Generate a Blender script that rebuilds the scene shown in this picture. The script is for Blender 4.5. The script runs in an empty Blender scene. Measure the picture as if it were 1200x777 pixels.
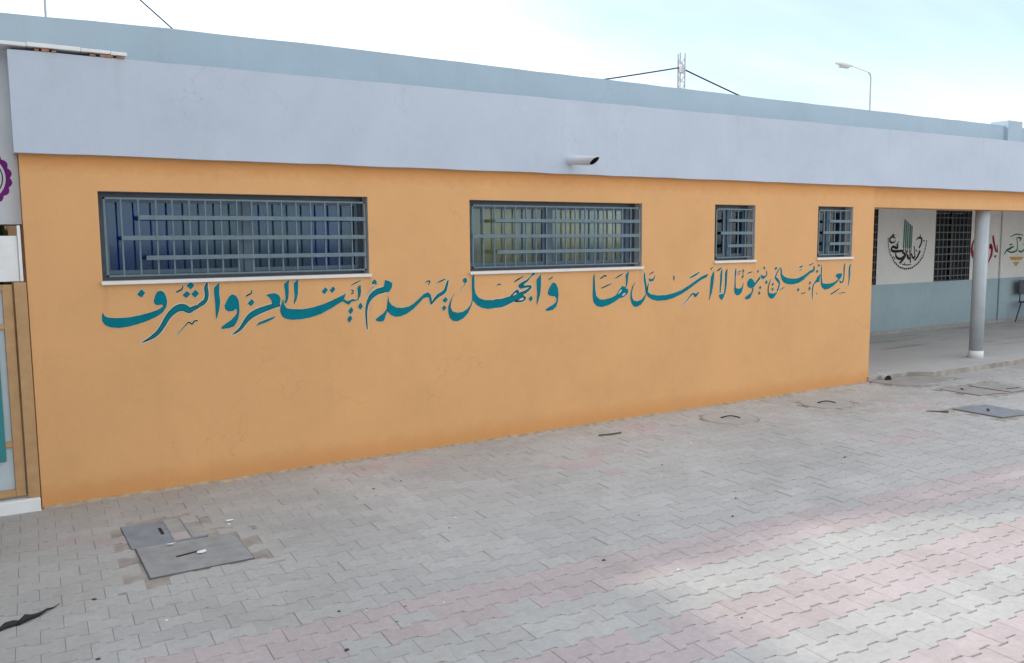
import bpy, math, random
from mathutils import Vector, Matrix
random.seed(7)
R = math.radians
scene = bpy.context.scene
C = scene.collection

# ------------------------------------------------------------------ camera
FPX, PITCH, ROLL, YAW = 1001.53, 0.107034, -0.0075095, 0.565035
CAM = Vector((0.0, -7.2375, 2.0))
_fw = Vector((math.sin(YAW)*math.cos(PITCH), math.cos(YAW)*math.cos(PITCH), -math.sin(PITCH)))
_r = Vector((math.cos(YAW), -math.sin(YAW), 0.0))
_u = _r.cross(_fw)
_r2 = _r*math.cos(ROLL) + _u*math.sin(ROLL)
_u2 = -_r*math.sin(ROLL) + _u*math.cos(ROLL)
cd = bpy.data.cameras.new('camera'); cam = bpy.data.objects.new('camera', cd); C.objects.link(cam)
cd.sensor_width = 36.0; cd.lens = 36.0*FPX/1200.0; cd.clip_start = 0.05; cd.clip_end = 2000
m3 = Matrix((_r2, _u2, -_fw)).transposed()
cam.matrix_world = Matrix.Translation(CAM) @ m3.to_4x4()
scene.camera = cam

# ------------------------------------------------------------------ sky and sun
CLOUD_SHIFT = (6.56, 1.95, 1.25)  # offset picked so bright cloud outside the view lights wall and ground
SUN = Vector((-0.90, 0.985, 1.00)).normalized()          # towards the sun: over the roof, from the left
sun_el = math.asin(SUN.z); sun_az = math.atan2(SUN.x, SUN.y)
world = bpy.data.worlds.new('World'); scene.world = world; world.use_nodes = True
nt = world.node_tree; N = nt.nodes; L = nt.links
bg = N['Background']
sky = N.new('ShaderNodeTexSky'); sky.sky_type = 'NISHITA'; sky.sun_disc = False
sky.sun_elevation = sun_el; sky.sun_rotation = sun_az
sky.air_density = 1.0; sky.dust_density = 0.5; sky.ozone_density = 1.0
tc = N.new('ShaderNodeTexCoord')
sep = N.new('ShaderNodeSeparateXYZ'); L.new(tc.outputs['Generated'], sep.inputs[0])
def wmath(op, a, b=None, clamp=False):
    n = N.new('ShaderNodeMath'); n.operation = op; n.use_clamp = clamp
    for i, q in enumerate((a, b)):
        if q is None: continue
        if isinstance(q, (int, float)): n.inputs[i].default_value = q
        else: L.new(q, n.inputs[i])
    return n.outputs[0]
zz = wmath('ADD', wmath('MAXIMUM', sep.outputs['Z'], 0.0), 0.13)
cmb = N.new('ShaderNodeCombineXYZ')
L.new(wmath('DIVIDE', sep.outputs['X'], zz), cmb.inputs[0]); L.new(wmath('DIVIDE', sep.outputs['Y'], zz), cmb.inputs[1])
mp = N.new('ShaderNodeMapping'); mp.inputs['Rotation'].default_value = (0, 0, R(38)); mp.inputs['Scale'].default_value = (0.42, 1.25, 1); mp.inputs['Location'].default_value = CLOUD_SHIFT
L.new(cmb.outputs[0], mp.inputs[0])
cn = N.new('ShaderNodeTexNoise'); cn.inputs['Scale'].default_value = 0.42; cn.inputs['Detail'].default_value = 5; cn.inputs['Roughness'].default_value = 0.52
cn.inputs['Distortion'].default_value = 0.6
L.new(mp.outputs[0], cn.inputs['Vector'])
cr = N.new('ShaderNodeMapRange'); cr.inputs['From Min'].default_value = 0.30; cr.inputs['From Max'].default_value = 0.70
cr.inputs['To Min'].default_value = 0.10; cr.inputs['To Max'].default_value = 0.92
L.new(cn.outputs['Fac'], cr.inputs['Value'])
mx = N.new('ShaderNodeMixRGB'); mx.inputs['Color2'].default_value = (7.6, 7.9, 8.0, 1)
L.new(cr.outputs[0], mx.inputs['Fac']); L.new(sky.outputs[0], mx.inputs['Color1'])
L.new(mx.outputs[0], bg.inputs['Color']); bg.inputs['Strength'].default_value = 0.15
sd = bpy.data.lights.new('sun', 'SUN'); sd.energy = 1.5; sd.angle = R(1.8); sd.color = (1.0, 0.95, 0.87)
sun = bpy.data.objects.new('sun', sd); C.objects.link(sun); sun.rotation_euler = SUN.to_track_quat('Z', 'Y').to_euler()
sun.location = (-6, 8, 14)
scene.view_settings.view_transform = 'Standard'; scene.view_settings.look = 'None'
scene.view_settings.exposure = 0.64; scene.view_settings.gamma = 1.0
scene.cycles.use_denoising = True
scene.cycles.max_bounces = 6; scene.cycles.diffuse_bounces = 4

# ------------------------------------------------------------------ materials
def new_mat(name):
    m = bpy.data.materials.new(name); m.use_nodes = True
    t = m.node_tree; return m, t, t.nodes['Principled BSDF']
def node(t, typ, **kw):
    n = t.nodes.new(typ)
    for k, v in kw.items(): setattr(n, k, v)
    return n
def noise(t, scale, detail=4, rough=0.55, vec=None, dist=0.0):
    n = node(t, 'ShaderNodeTexNoise'); n.inputs['Scale'].default_value = scale
    n.inputs['Detail'].default_value = detail; n.inputs['Roughness'].default_value = rough; n.inputs['Distortion'].default_value = dist
    if vec is not None: t.links.new(vec, n.inputs['Vector'])
    return n.outputs['Fac']
def mrange(t, x, a, b, c, d):
    n = node(t, 'ShaderNodeMapRange'); n.inputs['From Min'].default_value = a; n.inputs['From Max'].default_value = b
    n.inputs['To Min'].default_value = c; n.inputs['To Max'].default_value = d; t.links.new(x, n.inputs['Value']); return n.outputs[0]
def mixc(t, fac, a, b, mode='MIX'):
    n = node(t, 'ShaderNodeMixRGB', blend_type=mode)
    for i, q in ((0, fac), (1, a), (2, b)):
        if isinstance(q, (int, float)): n.inputs[i].default_value = q
        elif isinstance(q, tuple): n.inputs[i].default_value = (*q, 1) if len(q) == 3 else q
        else: t.links.new(q, n.inputs[i])
    return n.outputs[0]
def tmath(t, op, a, b=None, clamp=False):
    n = node(t, 'ShaderNodeMath', operation=op); n.use_clamp = clamp
    for i, q in enumerate((a, b)):
        if q is None: continue
        if isinstance(q, (int, float)): n.inputs[i].default_value = q
        else: t.links.new(q, n.inputs[i])
    return n.outputs[0]
def pos(t): return node(t, 'ShaderNodeNewGeometry').outputs['Position']
def stretch(t, v, s):
    n = node(t, 'ShaderNodeMapping'); n.inputs['Scale'].default_value = s; t.links.new(v, n.inputs[0]); return n.outputs[0]
def bump(t, b, h, strength, dist=0.01, prev=None):
    n = node(t, 'ShaderNodeBump'); n.inputs['Strength'].default_value = strength; n.inputs['Distance'].default_value = dist
    t.links.new(h, n.inputs['Height'])
    if prev is not None: t.links.new(prev, n.inputs['Normal'])
    t.links.new(n.outputs[0], b.inputs['Normal']); return n.outputs[0]
def plain(name, col, rough=0.6, var=0.12, scale=6, bmp=0.15, metal=0.0, fine=90):
    m, t, b = new_mat(name); p = pos(t)
    f = mrange(t, noise(t, scale, 5, 0.6, p), 0.3, 0.7, 1-var, 1+var)
    b.inputs['Roughness'].default_value = rough; b.inputs['Metallic'].default_value = metal
    t.links.new(mixc(t, 1.0, col, f, 'MULTIPLY'), b.inputs['Base Color'])
    if bmp: bump(t, b, noise(t, fine, 3, 0.6, p), bmp, 0.004)
    return m
def plaster(name, col, dirt=(0.5, 0.42, 0.33), dirt_amt=0.25, base_h=0.25, alt=None, streak=0.10, var=0.07, bmp=0.35):
    """painted render: cloudy roller patches, faint vertical runs, splash dirt near the ground"""
    m, t, b = new_mat(name); p = pos(t)
    c = mixc(t, 1.0, col, mrange(t, noise(t, 1.1, 6, 0.62, p, 0.4), 0.3, 0.72, 1-var, 1+var), 'MULTIPLY')
    c = mixc(t, mrange(t, noise(t, 9, 5, 0.7, p), 0.42, 0.72, 0, 0.5), c, alt or tuple(min(1, x*1.12) for x in col))
    run = noise(t, 1.0, 5, 0.6, stretch(t, p, (7, 7, 0.35)))
    c = mixc(t, mrange(t, run, 0.55, 0.8, 0, streak), c, dirt)
    sp = node(t, 'ShaderNodeSeparateXYZ'); t.links.new(p, sp.inputs[0])
    z = tmath(t, 'ADD', sp.outputs['Z'], tmath(t, 'MULTIPLY', noise(t, 5, 5, 0.65, p), -base_h))
    spl = mrange(t, z, -base_h*0.55, base_h*0.35, dirt_amt, 0.0)
    c = mixc(t, spl, c, dirt)
    b.inputs['Roughness'].default_value = 0.82
    vo = node(t, 'ShaderNodeTexVoronoi', feature='DISTANCE_TO_EDGE'); vo.inputs['Scale'].default_value = 0.75
    wob = node(t, 'ShaderNodeVectorMath', operation='ADD'); nz = node(t, 'ShaderNodeTexNoise'); nz.inputs['Scale'].default_value = 3.0; nz.inputs['Detail'].default_value = 6
    t.links.new(p, nz.inputs['Vector']); t.links.new(p, wob.inputs[0]); t.links.new(nz.outputs['Color'], wob.inputs[1]); t.links.new(wob.outputs[0], vo.inputs['Vector'])
    hair = tmath(t, 'MULTIPLY', mrange(t, vo.outputs['Distance'], 0.0, 0.004, 1.0, 0.0), mrange(t, noise(t, 0.8, 2, 0.5, p), 0.52, 0.60, 0.0, 0.30))
    c = mixc(t, hair, c, tuple(x*0.45 for x in col))
    t.links.new(c, b.inputs['Base Color'])
    n1 = bump(t, b, noise(t, 3.0, 4, 0.6, p), bmp*0.6, 0.03)
    bump(t, b, noise(t, 55, 4, 0.65, p), bmp, 0.004, n1)
    return m
M = {}
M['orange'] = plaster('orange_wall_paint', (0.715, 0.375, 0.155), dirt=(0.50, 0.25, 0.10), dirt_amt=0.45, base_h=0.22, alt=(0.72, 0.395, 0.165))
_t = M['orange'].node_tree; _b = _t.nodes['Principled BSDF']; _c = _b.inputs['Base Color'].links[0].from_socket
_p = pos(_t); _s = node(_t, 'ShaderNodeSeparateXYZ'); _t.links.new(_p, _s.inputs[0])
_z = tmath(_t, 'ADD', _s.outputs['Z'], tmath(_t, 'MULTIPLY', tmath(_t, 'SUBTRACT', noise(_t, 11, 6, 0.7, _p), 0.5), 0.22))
_f = tmath(_t, 'MAXIMUM', mrange(_t, _z, 2.50, 2.60, 0.0, 0.6), mrange(_t, _z, 0.22, 0.06, 0.0, 0.45))  # stronger orange bands at head and foot; head band paints in fascia shade
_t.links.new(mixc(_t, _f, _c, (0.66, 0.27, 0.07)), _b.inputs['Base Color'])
M['fascia'] = plaster('pale_grey_render', (0.50, 0.55, 0.63), dirt=(0.38, 0.38, 0.38), dirt_amt=0.0, streak=0.09, alt=(0.525, 0.57, 0.645))
M['parapet'] = plaster('pale_blue_render', (0.375, 0.46, 0.52), dirt=(0.30, 0.33, 0.34), dirt_amt=0.0, streak=0.2, alt=(0.38, 0.46, 0.51))
def drips(mat, spots, col):
    """water runs: thin ragged stains below a sill end or a spout, each at its own place on the wall"""
    t = mat.node_tree; b = t.nodes['Principled BSDF']; c = b.inputs['Base Color'].links[0].from_socket
    p = pos(t); sp_ = node(t, 'ShaderNodeSeparateXYZ'); t.links.new(p, sp_.inputs[0])
    wob = tmath(t, 'MULTIPLY', tmath(t, 'SUBTRACT', noise(t, 14, 4, 0.6, p), 0.5), 0.05)
    brk = mrange(t, noise(t, 1.0, 4, 0.7, stretch(t, p, (60, 60, 4))), 0.35, 0.65, 0.2, 1.0)
    xs_ = tmath(t, 'ADD', sp_.outputs['X'], wob); tot = None
    for x, ztop, ln, w, k in spots:
        fx = mrange(t, tmath(t, 'ABSOLUTE', tmath(t, 'SUBTRACT', xs_, x)), 0.0, w, k, 0.0)
        fz = tmath(t, 'MULTIPLY', mrange(t, sp_.outputs['Z'], ztop-ln, ztop, 0.0, 1.0), mrange(t, sp_.outputs['Z'], ztop, ztop+0.01, 1.0, 0.0))
        f = tmath(t, 'MULTIPLY', tmath(t, 'MULTIPLY', fx, fz), brk)
        tot = f if tot is None else tmath(t, 'MAXIMUM', tot, f)
    t.links.new(mixc(t, tot, c, col), b.inputs['Base Color'])
drips(M['orange'], [(0.88,1.67,0.42,0.035,0.35),(3.06,1.67,0.55,0.04,0.4),(4.12,1.66,0.35,0.03,0.35),(6.28,1.66,0.6,0.04,0.4),(5.2,1.66,0.25,0.03,0.25),(7.42,1.70,0.4,0.03,0.35),(8.09,1.70,0.5,0.035,0.4),(9.27,1.71,0.35,0.03,0.3),(9.96,1.71,0.5,0.035,0.4),(1.9,1.67,0.25,0.03,0.2)], (0.40, 0.20, 0.085))
drips(M['fascia'], [(5.28,2.78,0.16,0.05,0.45),(1.05,3.37,0.5,0.05,0.25),(0.6,3.37,0.35,0.05,0.2),(3.4,3.39,0.4,0.04,0.2),(7.7,3.42,0.45,0.05,0.22),(10.6,3.43,0.5,0.05,0.25),(12.9,3.45,0.4,0.05,0.2)], (0.30, 0.30, 0.30))
M['reveal'] = plain('pale_reveal_paint', (0.55, 0.50, 0.46), 0.8, 0.08)
M['lilac'] = plaster('grey_wall_paint', (0.55, 0.56, 0.58), dirt=(0.36, 0.36, 0.36), dirt_amt=0.0, streak=0.2)
M['cream'] = plaster('cream_wall_paint', (0.74, 0.72, 0.69), dirt=(0.50, 0.46, 0.42), dirt_amt=0.0, streak=0.14)
M['dado'] = plaster('pale_blue_dado_paint', (0.36, 0.46, 0.50), dirt=(0.10, 0.15, 0.17), dirt_amt=0.30, base_h=0.9, streak=0.12, alt=(0.40, 0.50, 0.53))
M['white'] = plain('white_paint', (0.78, 0.77, 0.75), 0.6, 0.06)
M['sill'] = plain('white_stone_sill', (0.74, 0.70, 0.67), 0.45, 0.07)
M['steel'] = plain('blue_grey_steel_paint', (0.125, 0.178, 0.205), 0.45, 0.14, 14)
M['steel_dark'] = plain('dark_window_frame', (0.055, 0.065, 0.085), 0.4, 0.15, 14)
M['sash'] = plain('blue_sash_paint', (0.085, 0.13, 0.18), 0.4, 0.15, 14)
M['black'] = plain('black_steel', (0.030, 0.024, 0.022), 0.5, 0.2, 14)
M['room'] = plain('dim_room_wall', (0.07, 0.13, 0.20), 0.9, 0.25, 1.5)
M['column'] = plaster('column_paint', (0.47, 0.51, 0.535), dirt=(0.10, 0.09, 0.08), dirt_amt=0.30, base_h=1.6, streak=0.6)
M['tan'] = plain('tan_gate_paint', (0.47, 0.27, 0.12), 0.5, 0.12, 9)
M['teal_sheet'] = plain('teal_sheet', (0.025, 0.20, 0.21), 0.5, 0.10, 4)
M['frost'] = plain('frosted_pane', (0.46, 0.52, 0.54), 0.35, 0.10, 2.5, 0.05)
M['cement'] = plaster('cement_floor', (0.50, 0.485, 0.47), dirt=(0.20, 0.19, 0.18), dirt_amt=0.0, streak=0.0, var=0.10, bmp=0.25)
_t = M['cement'].node_tree; _b = _t.nodes['Principled BSDF']; _c = _b.inputs['Base Color'].links[0].from_socket
_m = node(_t, 'ShaderNodeMapping'); _m.inputs['Scale'].default_value = (0.55, 4.0, 1.0); _m.inputs['Rotation'].default_value = (0, 0, R(-20)); _t.links.new(pos(_t), _m.inputs[0])
_t.links.new(mixc(_t, mrange(_t, noise(_t, 0.9, 3, 0.5, _m.outputs[0]), 0.60, 0.68, 0.0, 0.45), _c, (0.20, 0.19, 0.185)), _b.inputs['Base Color'])
M['concrete'] = plain('rough_concrete', (0.36, 0.335, 0.31), 0.9, 0.16, 5, 0.6)
M['fill'] = plain('dirt_fill', (0.36, 0.315, 0.275), 0.95, 0.28, 6, 0.8)
M['dust'] = plain('drifted_dust', (0.42, 0.32, 0.22), 0.95, 0.3, 12, 0.6)
M['rust'] = plain('dull_frame_steel', (0.14, 0.125, 0.115), 0.8, 0.3, 15, 0.5)
M['brick'] = plain('broken_brick', (0.42, 0.20, 0.13), 0.9, 0.3, 30, 0.6)
M['pvc'] = plain('white_plastic_pipe', (0.66, 0.67, 0.70), 0.4, 0.05)
M['dark'] = plain('dark_void', (0.012, 0.012, 0.014), 0.9, 0.2)
M['iron'] = plain('worn_steel_lid', (0.315, 0.312, 0.31), 0.7, 0.16, 9, 0.5, 0.0, 160)
M['iron_blue'] = plain('blue_steel_lid', (0.25, 0.27, 0.30), 0.68, 0.15, 9, 0.5, 0.0, 160)
M['galv'] = plain('galvanised_steel', (0.45, 0.46, 0.47), 0.45, 0.1, 20, 0.0, 0.4)
M['rubber'] = plain('black_rubber', (0.015, 0.015, 0.017), 0.7, 0.2, 30)
M['paper'] = plain('white_paper', (0.80, 0.80, 0.78), 0.8, 0.05)
M['stone'] = plain('dark_grit', (0.07, 0.06, 0.05), 0.9, 0.3, 60)
M['bark'] = plain('tree_bark', (0.13, 0.10, 0.075), 0.9, 0.3, 20, 0.6)
M['purple'] = plain('purple_paint', (0.16, 0.015, 0.16), 0.7, 0.06)
M['letter'] = plain('teal_letter_paint', (0.0, 0.175, 0.220), 0.85, 0.12, 8, 0.05)
M['letter_edge'] = plain('dark_letter_edge', (0.040, 0.034, 0.018), 0.65, 0.2, 20, 0.0)
M['letter_glow'] = plain('pale_letter_edge', (0.56, 0.58, 0.50), 0.7, 0.06, 8, 0.0)
M['letter_red'] = plain('red_letter_paint', (0.30, 0.035, 0.03), 0.65, 0.1, 8, 0.0)
M['ink'] = plain('black_mural_paint', (0.030, 0.022, 0.022), 0.65, 0.15, 12, 0.0)
M['mint'] = plain('mint_mural_paint', (0.07, 0.34, 0.28), 0.65, 0.1, 12, 0.0)
M['crimson'] = plain('crimson_mural_paint', (0.30, 0.012, 0.05), 0.65, 0.1, 12, 0.0)
M['forest'] = plain('green_mural_paint', (0.02, 0.11, 0.05), 0.65, 0.1, 12, 0.0)
M['gold'] = plain('gold_mural_paint', (0.55, 0.33, 0.08), 0.65, 0.1, 12, 0.0)

for k in ('letter','letter_edge','letter_glow','letter_red','ink','mint','crimson','forest','gold','purple'):
    M[k].node_tree.nodes['Principled BSDF'].inputs['Specular IOR Level'].default_value = 0.15

def paver_mat(name, col, alt):
    m, t, b = new_mat(name); p = pos(t)
    at = node(t, 'ShaderNodeAttribute', attribute_name='rnd')
    oi = node(t, 'ShaderNodeObjectInfo')
    r = tmath(t, 'FRACT', tmath(t, 'ADD', at.outputs['Fac'], oi.outputs['Random']))
    c = mixc(t, r, col, alt)
    c = mixc(t, 1.0, c, mrange(t, noise(t, 26, 5, 0.7, p), 0.3, 0.7, 0.90, 1.09), 'MULTIPLY')
    c = mixc(t, 1.0, c, mrange(t, noise(t, 0.55, 5, 0.6, p, 0.5), 0.32, 0.7, 0.86, 1.08), 'MULTIPLY')
    c = mixc(t, mrange(t, noise(t, 2.3, 6, 0.68, p, 0.8), 0.52, 0.75, 0.0, 0.42), c, (0.33, 0.285, 0.24))       # sandy dust
    c = mixc(t, mrange(t, noise(t, 150, 3, 0.7, p), 0.62, 0.75, 0.0, 0.35), c, (0.16, 0.15, 0.14))              # aggregate specks
    sx = node(t, 'ShaderNodeSeparateXYZ'); t.links.new(p, sx.inputs[0])
    dd = tmath(t, 'ADD', tmath(t, 'ADD', sx.outputs['X'], tmath(t, 'MULTIPLY', sx.outputs['Y'], -0.9)), tmath(t, 'MULTIPLY', noise(t, 1.6, 5, 0.65, p), 2.4))
    c = mixc(t, mrange(t, dd, 4.6, 1.6, 0.0, 0.55), c, (0.30, 0.265, 0.235))                                       # dust trodden in by the gate
    b.inputs['Roughness'].default_value = 0.86
    t.links.new(c, b.inputs['Base Color'])
    bump(t, b, noise(t, 220, 3, 0.7, p), 0.35, 0.003)
    return m
M['paver_grey'] = paver_mat('grey_concrete_paver', (0.45, 0.432, 0.410), (0.50, 0.48, 0.456))
M['paver_pink'] = paver_mat('pink_concrete_paver', (0.475, 0.402, 0.392), (0.52, 0.444, 0.433))
M['sand'] = plain('joint_sand', (0.335, 0.31, 0.285), 0.95, 0.22, 7, 0.6)
M['earth'] = plain('dry_earth', (0.33, 0.29, 0.24), 0.95, 0.12, 0.3, 0.0)

def leaf_mat(name, col):
    m, t, b = new_mat(name); oi = node(t, 'ShaderNodeNewGeometry')
    c = mixc(t, oi.outputs['Random Per Island'], tuple(x*0.65 for x in col), tuple(min(1, x*1.4) for x in col))
    b.inputs['Roughness'].default_value = 0.6; t.links.new(c, b.inputs['Base Color'])
    return m
M['leaf'] = leaf_mat('leaf_green', (0.06, 0.085, 0.035))

def glass_mat(name, tint):
    m, t, b = new_mat(name); t.nodes.remove(b)
    out = t.nodes['Material Output']
    tr = node(t, 'ShaderNodeBsdfTransparent'); tr.inputs[0].default_value = (*tint, 1)
    gl = node(t, 'ShaderNodeBsdfGlossy'); gl.inputs['Roughness'].default_value = 0.06; gl.inputs['Color'].default_value = (0.8, 0.9, 1, 1)
    fr = node(t, 'ShaderNodeFresnel'); fr.inputs['IOR'].default_value = 1.5
    mxs = node(t, 'ShaderNodeMixShader')
    t.links.new(fr.outputs[0], mxs.inputs[0]); t.links.new(tr.outputs[0], mxs.inputs[1]); t.links.new(gl.outputs[0], mxs.inputs[2])
    t.links.new(mxs.outputs[0], out.inputs['Surface']); return m
M['glass'] = glass_mat('window_glass', (0.48, 0.70, 0.90)); M['glass_clear'] = glass_mat('clear_window_glass', (0.80, 0.84, 0.84))
def curtain_mat(name, a, b_):
    m, t, b = new_mat(name); p = pos(t)
    w = noise(t, 1.0, 3, 0.5, stretch(t, p, (3.2, 1, 0.5)))
    t.links.new(mixc(t, mrange(t, w, 0.48, 0.58, 0, 1), a, b_), b.inputs['Base Color']); b.inputs['Roughness'].default_value = 0.9
    return m
M['curtain'] = curtain_mat('patterned_curtain', (0.50, 0.44, 0.21), (0.16, 0.27, 0.35))
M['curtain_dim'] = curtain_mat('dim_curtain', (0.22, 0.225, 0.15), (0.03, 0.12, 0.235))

# ------------------------------------------------------------------ mesh helpers
def tag(o, label=None, cat=None, group=None, kind=None):
    if label: o['label'] = label
    if cat: o['category'] = cat
    if group: o['group'] = group
    if kind: o['kind'] = kind
    return o
def empty(name, loc, label, cat, group=None):
    o = bpy.data.objects.new(name, None); C.objects.link(o); o.location = loc; o.empty_display_size = 0.2
    return tag(o, label, cat, group)
def world_of(o):
    v = Vector(o.location)
    while o.parent is not None:
        o = o.parent; v = v + Vector(o.location)
    return v
class MB:
    def __init__(s): s.v = []; s.f = []; s.m = []; s.smooth = []
    def face(s, idx, m=0, sm=False): s.f.append(idx); s.m.append(m); s.smooth.append(sm)
    def poly(s, pts, m=0):
        b = len(s.v); s.v += [tuple(p) for p in pts]; s.face(list(range(b, b+len(pts))), m)
    def box(s, x0, x1, y0, y1, z0, z1, m=0):
        b = len(s.v)
        s.v += [(x0,y0,z0),(x1,y0,z0),(x1,y1,z0),(x0,y1,z0),(x0,y0,z1),(x1,y0,z1),(x1,y1,z1),(x0,y1,z1)]
        for q in ((3,2,1,0),(4,5,6,7),(0,1,5,4),(1,2,6,5),(2,3,7,6),(3,0,4,7)): s.face([b+i for i in q], m)
        return s
    def tube(s, path, rad, n=10, m=0, cap=True):
        path = [Vector(p) for p in path]
        if isinstance(rad, (int, float)): rad = [rad]*len(path)
        rings = []; prev = None
        for i, p in enumerate(path):
            d = (path[min(i+1, len(path)-1)] - path[max(i-1, 0)]).normalized()
            if prev is None:
                a = Vector((0,0,1)) if abs(d.z) < 0.9 else Vector((1,0,0)); prev = d.cross(a).normalized()
            e1 = (prev - d*prev.dot(d)).normalized(); e2 = d.cross(e1); prev = e1
            b = len(s.v); rings.append(b)
            for k in range(n):
                a = 2*math.pi*k/n; s.v.append(tuple(p + (e1*math.cos(a) + e2*math.sin(a))*rad[i]))
        for i in range(len(rings)-1):
            for k in range(n):
                k2 = (k+1) % n; s.face([rings[i]+k, rings[i]+k2, rings[i+1]+k2, rings[i+1]+k], m, True)
        if cap:
            s.face([rings[0]+k for k in range(n)][::-1], m); s.face([rings[-1]+k for k in range(n)], m)
        return s
    def prism(s, pts, z0, z1, m=0, ms=None):
        n = len(pts); b = len(s.v)
        s.v += [(x,y,z0) for x,y in pts] + [(x,y,z1) for x,y in pts]
        s.face(list(range(b+n, b+2*n)), m); s.face(list(range(b, b+n))[::-1], m)
        for i in range(n):
            j = (i+1) % n; s.face([b+i, b+j, b+n+j, b+n+i], m if ms is None else ms)
        return s
    def build(s, name, mats, parent=None, bevel=0.0, loc=None):
        """vertices are given in world space; the object's origin is put at loc (or the parent)"""
        me = bpy.data.meshes.new(name)
        base = Vector(loc) if loc is not None else (world_of(parent) if parent else Vector((0,0,0)))
        me.from_pydata([tuple(Vector(p) - base) for p in s.v], [], s.f)
        if not isinstance(mats, (list, tuple)): mats = [mats]
        for k in mats: me.materials.append(M[k] if isinstance(k, str) else k)
        for p, mi, sm in zip(me.polygons, s.m, s.smooth): p.material_index = mi; p.use_smooth = sm
        me.update()
        o = bpy.data.objects.new(name, me); C.objects.link(o)
        if parent: o.parent = parent; o.location = base - world_of(parent)
        else: o.location = base
        if bevel:
            bv = o.modifiers.new('bevel', 'BEVEL'); bv.width = bevel; bv.segments = 2; bv.limit_method = 'ANGLE'
        return o
def Bx(*a, m=0): return MB().box(*a, m=m)

# ------------------------------------------------------------------ ground and paving
g = MB(); g.poly([(-400,-400,-0.05),(400,-400,-0.05),(400,400,-0.05),(-400,400,-0.05)])
tag(g.build('ground', 'earth'), kind='structure')
pav = MB(); pav.poly([(-9,-14,-0.0075),(24,-14,-0.0075),(24,1.0,-0.0075),(-9,1.0,-0.0075)])
pavement = tag(pav.build('pavement', 'sand'), kind='structure')

PL, PR, A_, B_ = 0.218, 0.150, 0.0895, 0.0605      # interlocking I-shaped block: pitch, row pitch, head and waist half widths
PROT = R(-3.2)
def paver_outline(gap, hg):
    h = PL/2 - hg; t = 0.012; q = PL/4
    a = A_ - gap; b = B_ - gap
    return [(-h,-a),(-q-t+gap,-a),(-q+t+gap,-b),(q-t-gap,-b),(q+t-gap,-a),(h,-a),(h,a),(q+t-gap,a),(q-t-gap,b),(-q+t+gap,b),(-q-t+gap,a),(-h,a)]
OUT = paver_outline(0.0028, 0.0003); TOP = paver_outline(0.0062, 0.0011)
def paver_mesh(name, mat):
    me = bpy.data.meshes.new(name)
    v = [(x,y,-0.009) for x,y in OUT] + [(x,y,0.0) for x,y in TOP]
    f = [[i, (i+1) % 12, 12+(i+1) % 12, 12+i] for i in range(12)] + [list(range(12, 24))]
    me.from_pydata(v, [], f); me.materials.append(M[mat]); me.update(); return me
def project(p):
    d = p - CAM; z = d.dot(_fw)
    if z < 0.2: return None
    return 600 + FPX*d.dot(_r2)/z, 388.5 - FPX*d.dot(_u2)/z, z
LIDS = [(0.74,1.33,-1.40,-0.78),(0.77,1.47,-1.96,-1.32),(9.46,10.12,-2.38,-1.70),(10.62,11.8,-1.58,-0.84)]
def in_lid(x, y):
    for a,b,c,d in LIDS:
        if a < x < b and c < y < d: return True
    for cx, cy in ((7.06,-0.62),(8.66,-0.66)):
        if (x-cx)**2 + (y-cy)**2 < 0.30**2: return True
    if 10.45 < x < 11.7 and y > -0.62: return True
    return False
cells = []
cs, sn = math.cos(PROT), math.sin(PROT)
prnd = random.Random(21)
pink_patch = [(2.95,-0.25,0.5),(3.3,-0.55,0.35),(4.5,-1.35,0.45),(5.0,-1.1,0.3),(7.6,-2.1,0.5),(8.3,-1.95,0.5),(9.2,-1.2,0.6),(0.5,-0.8,0.5),(6.0,-0.5,0.4)]
for j in range(-110, 22):
    v = j*PR
    for i in range(-62, 128):
        u = (i + 0.5*(j % 2))*PL
        x = u*cs - v*sn; y = u*sn + v*cs
        if not (-8.5 < x < 23.0 and -13.0 < y < 0.22): continue
        if in_lid(x, y): continue
        vv = -v - 2.93
        pink = vv >= 0 and (vv % 0.90) < 0.449
        if not pink and prnd.random() < 0.012: pink = vv > -0.6
        if pink and prnd.random() < 0.045: pink = False
        for px, py, pr in pink_patch:
            if (x-px)**2 + (y-py)**2 < (pr*0.8)**2 and prnd.random() < 0.42: pink = True
        pr_ = project(Vector((x, y, 0)))
        area = -1.0
        if pr_ and -6 < pr_[0] < 1206 and -6 < pr_[1] < 783:
            d = (Vector((x,y,0)) - CAM).length; area = CAM.z/d/(d*d)
        cells.append((area, x, y, pink))
cells.sort(key=lambda c: -c[0])
pm = (paver_mesh('paver', 'paver_grey'), paver_mesh('paver', 'paver_pink'))
for area, x, y, pink in cells[:300]:
    o = bpy.data.objects.new('paver', pm[1 if pink else 0]); C.objects.link(o); o.parent = pavement
    o.location = (x, y, prnd.uniform(-0.002, 0.002))
    o.rotation_euler = (prnd.gauss(0, 0.006), prnd.gauss(0, 0.005), PROT + (math.pi if prnd.random() < 0.5 else 0) + prnd.gauss(0, 0.004))
v = []; f = []; mi = []; rn = []
for area, x, y, pink in cells[300:]:
    b = len(v); a = PROT + prnd.gauss(0, 0.004); ca, sa = math.cos(a), math.sin(a); dz = prnd.uniform(-0.002, 0.002)
    tx, ty = prnd.gauss(0, 0.006), prnd.gauss(0, 0.005)
    for pts, z in ((OUT, -0.009), (TOP, 0.0)):
        v += [(x + px*ca - py*sa, y + px*sa + py*ca, z + dz + py*tx - px*ty) for px, py in pts]
    f += [[b+i, b+(i+1) % 12, b+12+(i+1) % 12, b+12+i] for i in range(12)] + [list(range(b+12, b+24))]
    mi += [1 if pink else 0]*13; rn += [prnd.random()]*13
me = bpy.data.meshes.new('paver_field'); me.from_pydata(v, [], f)
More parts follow.
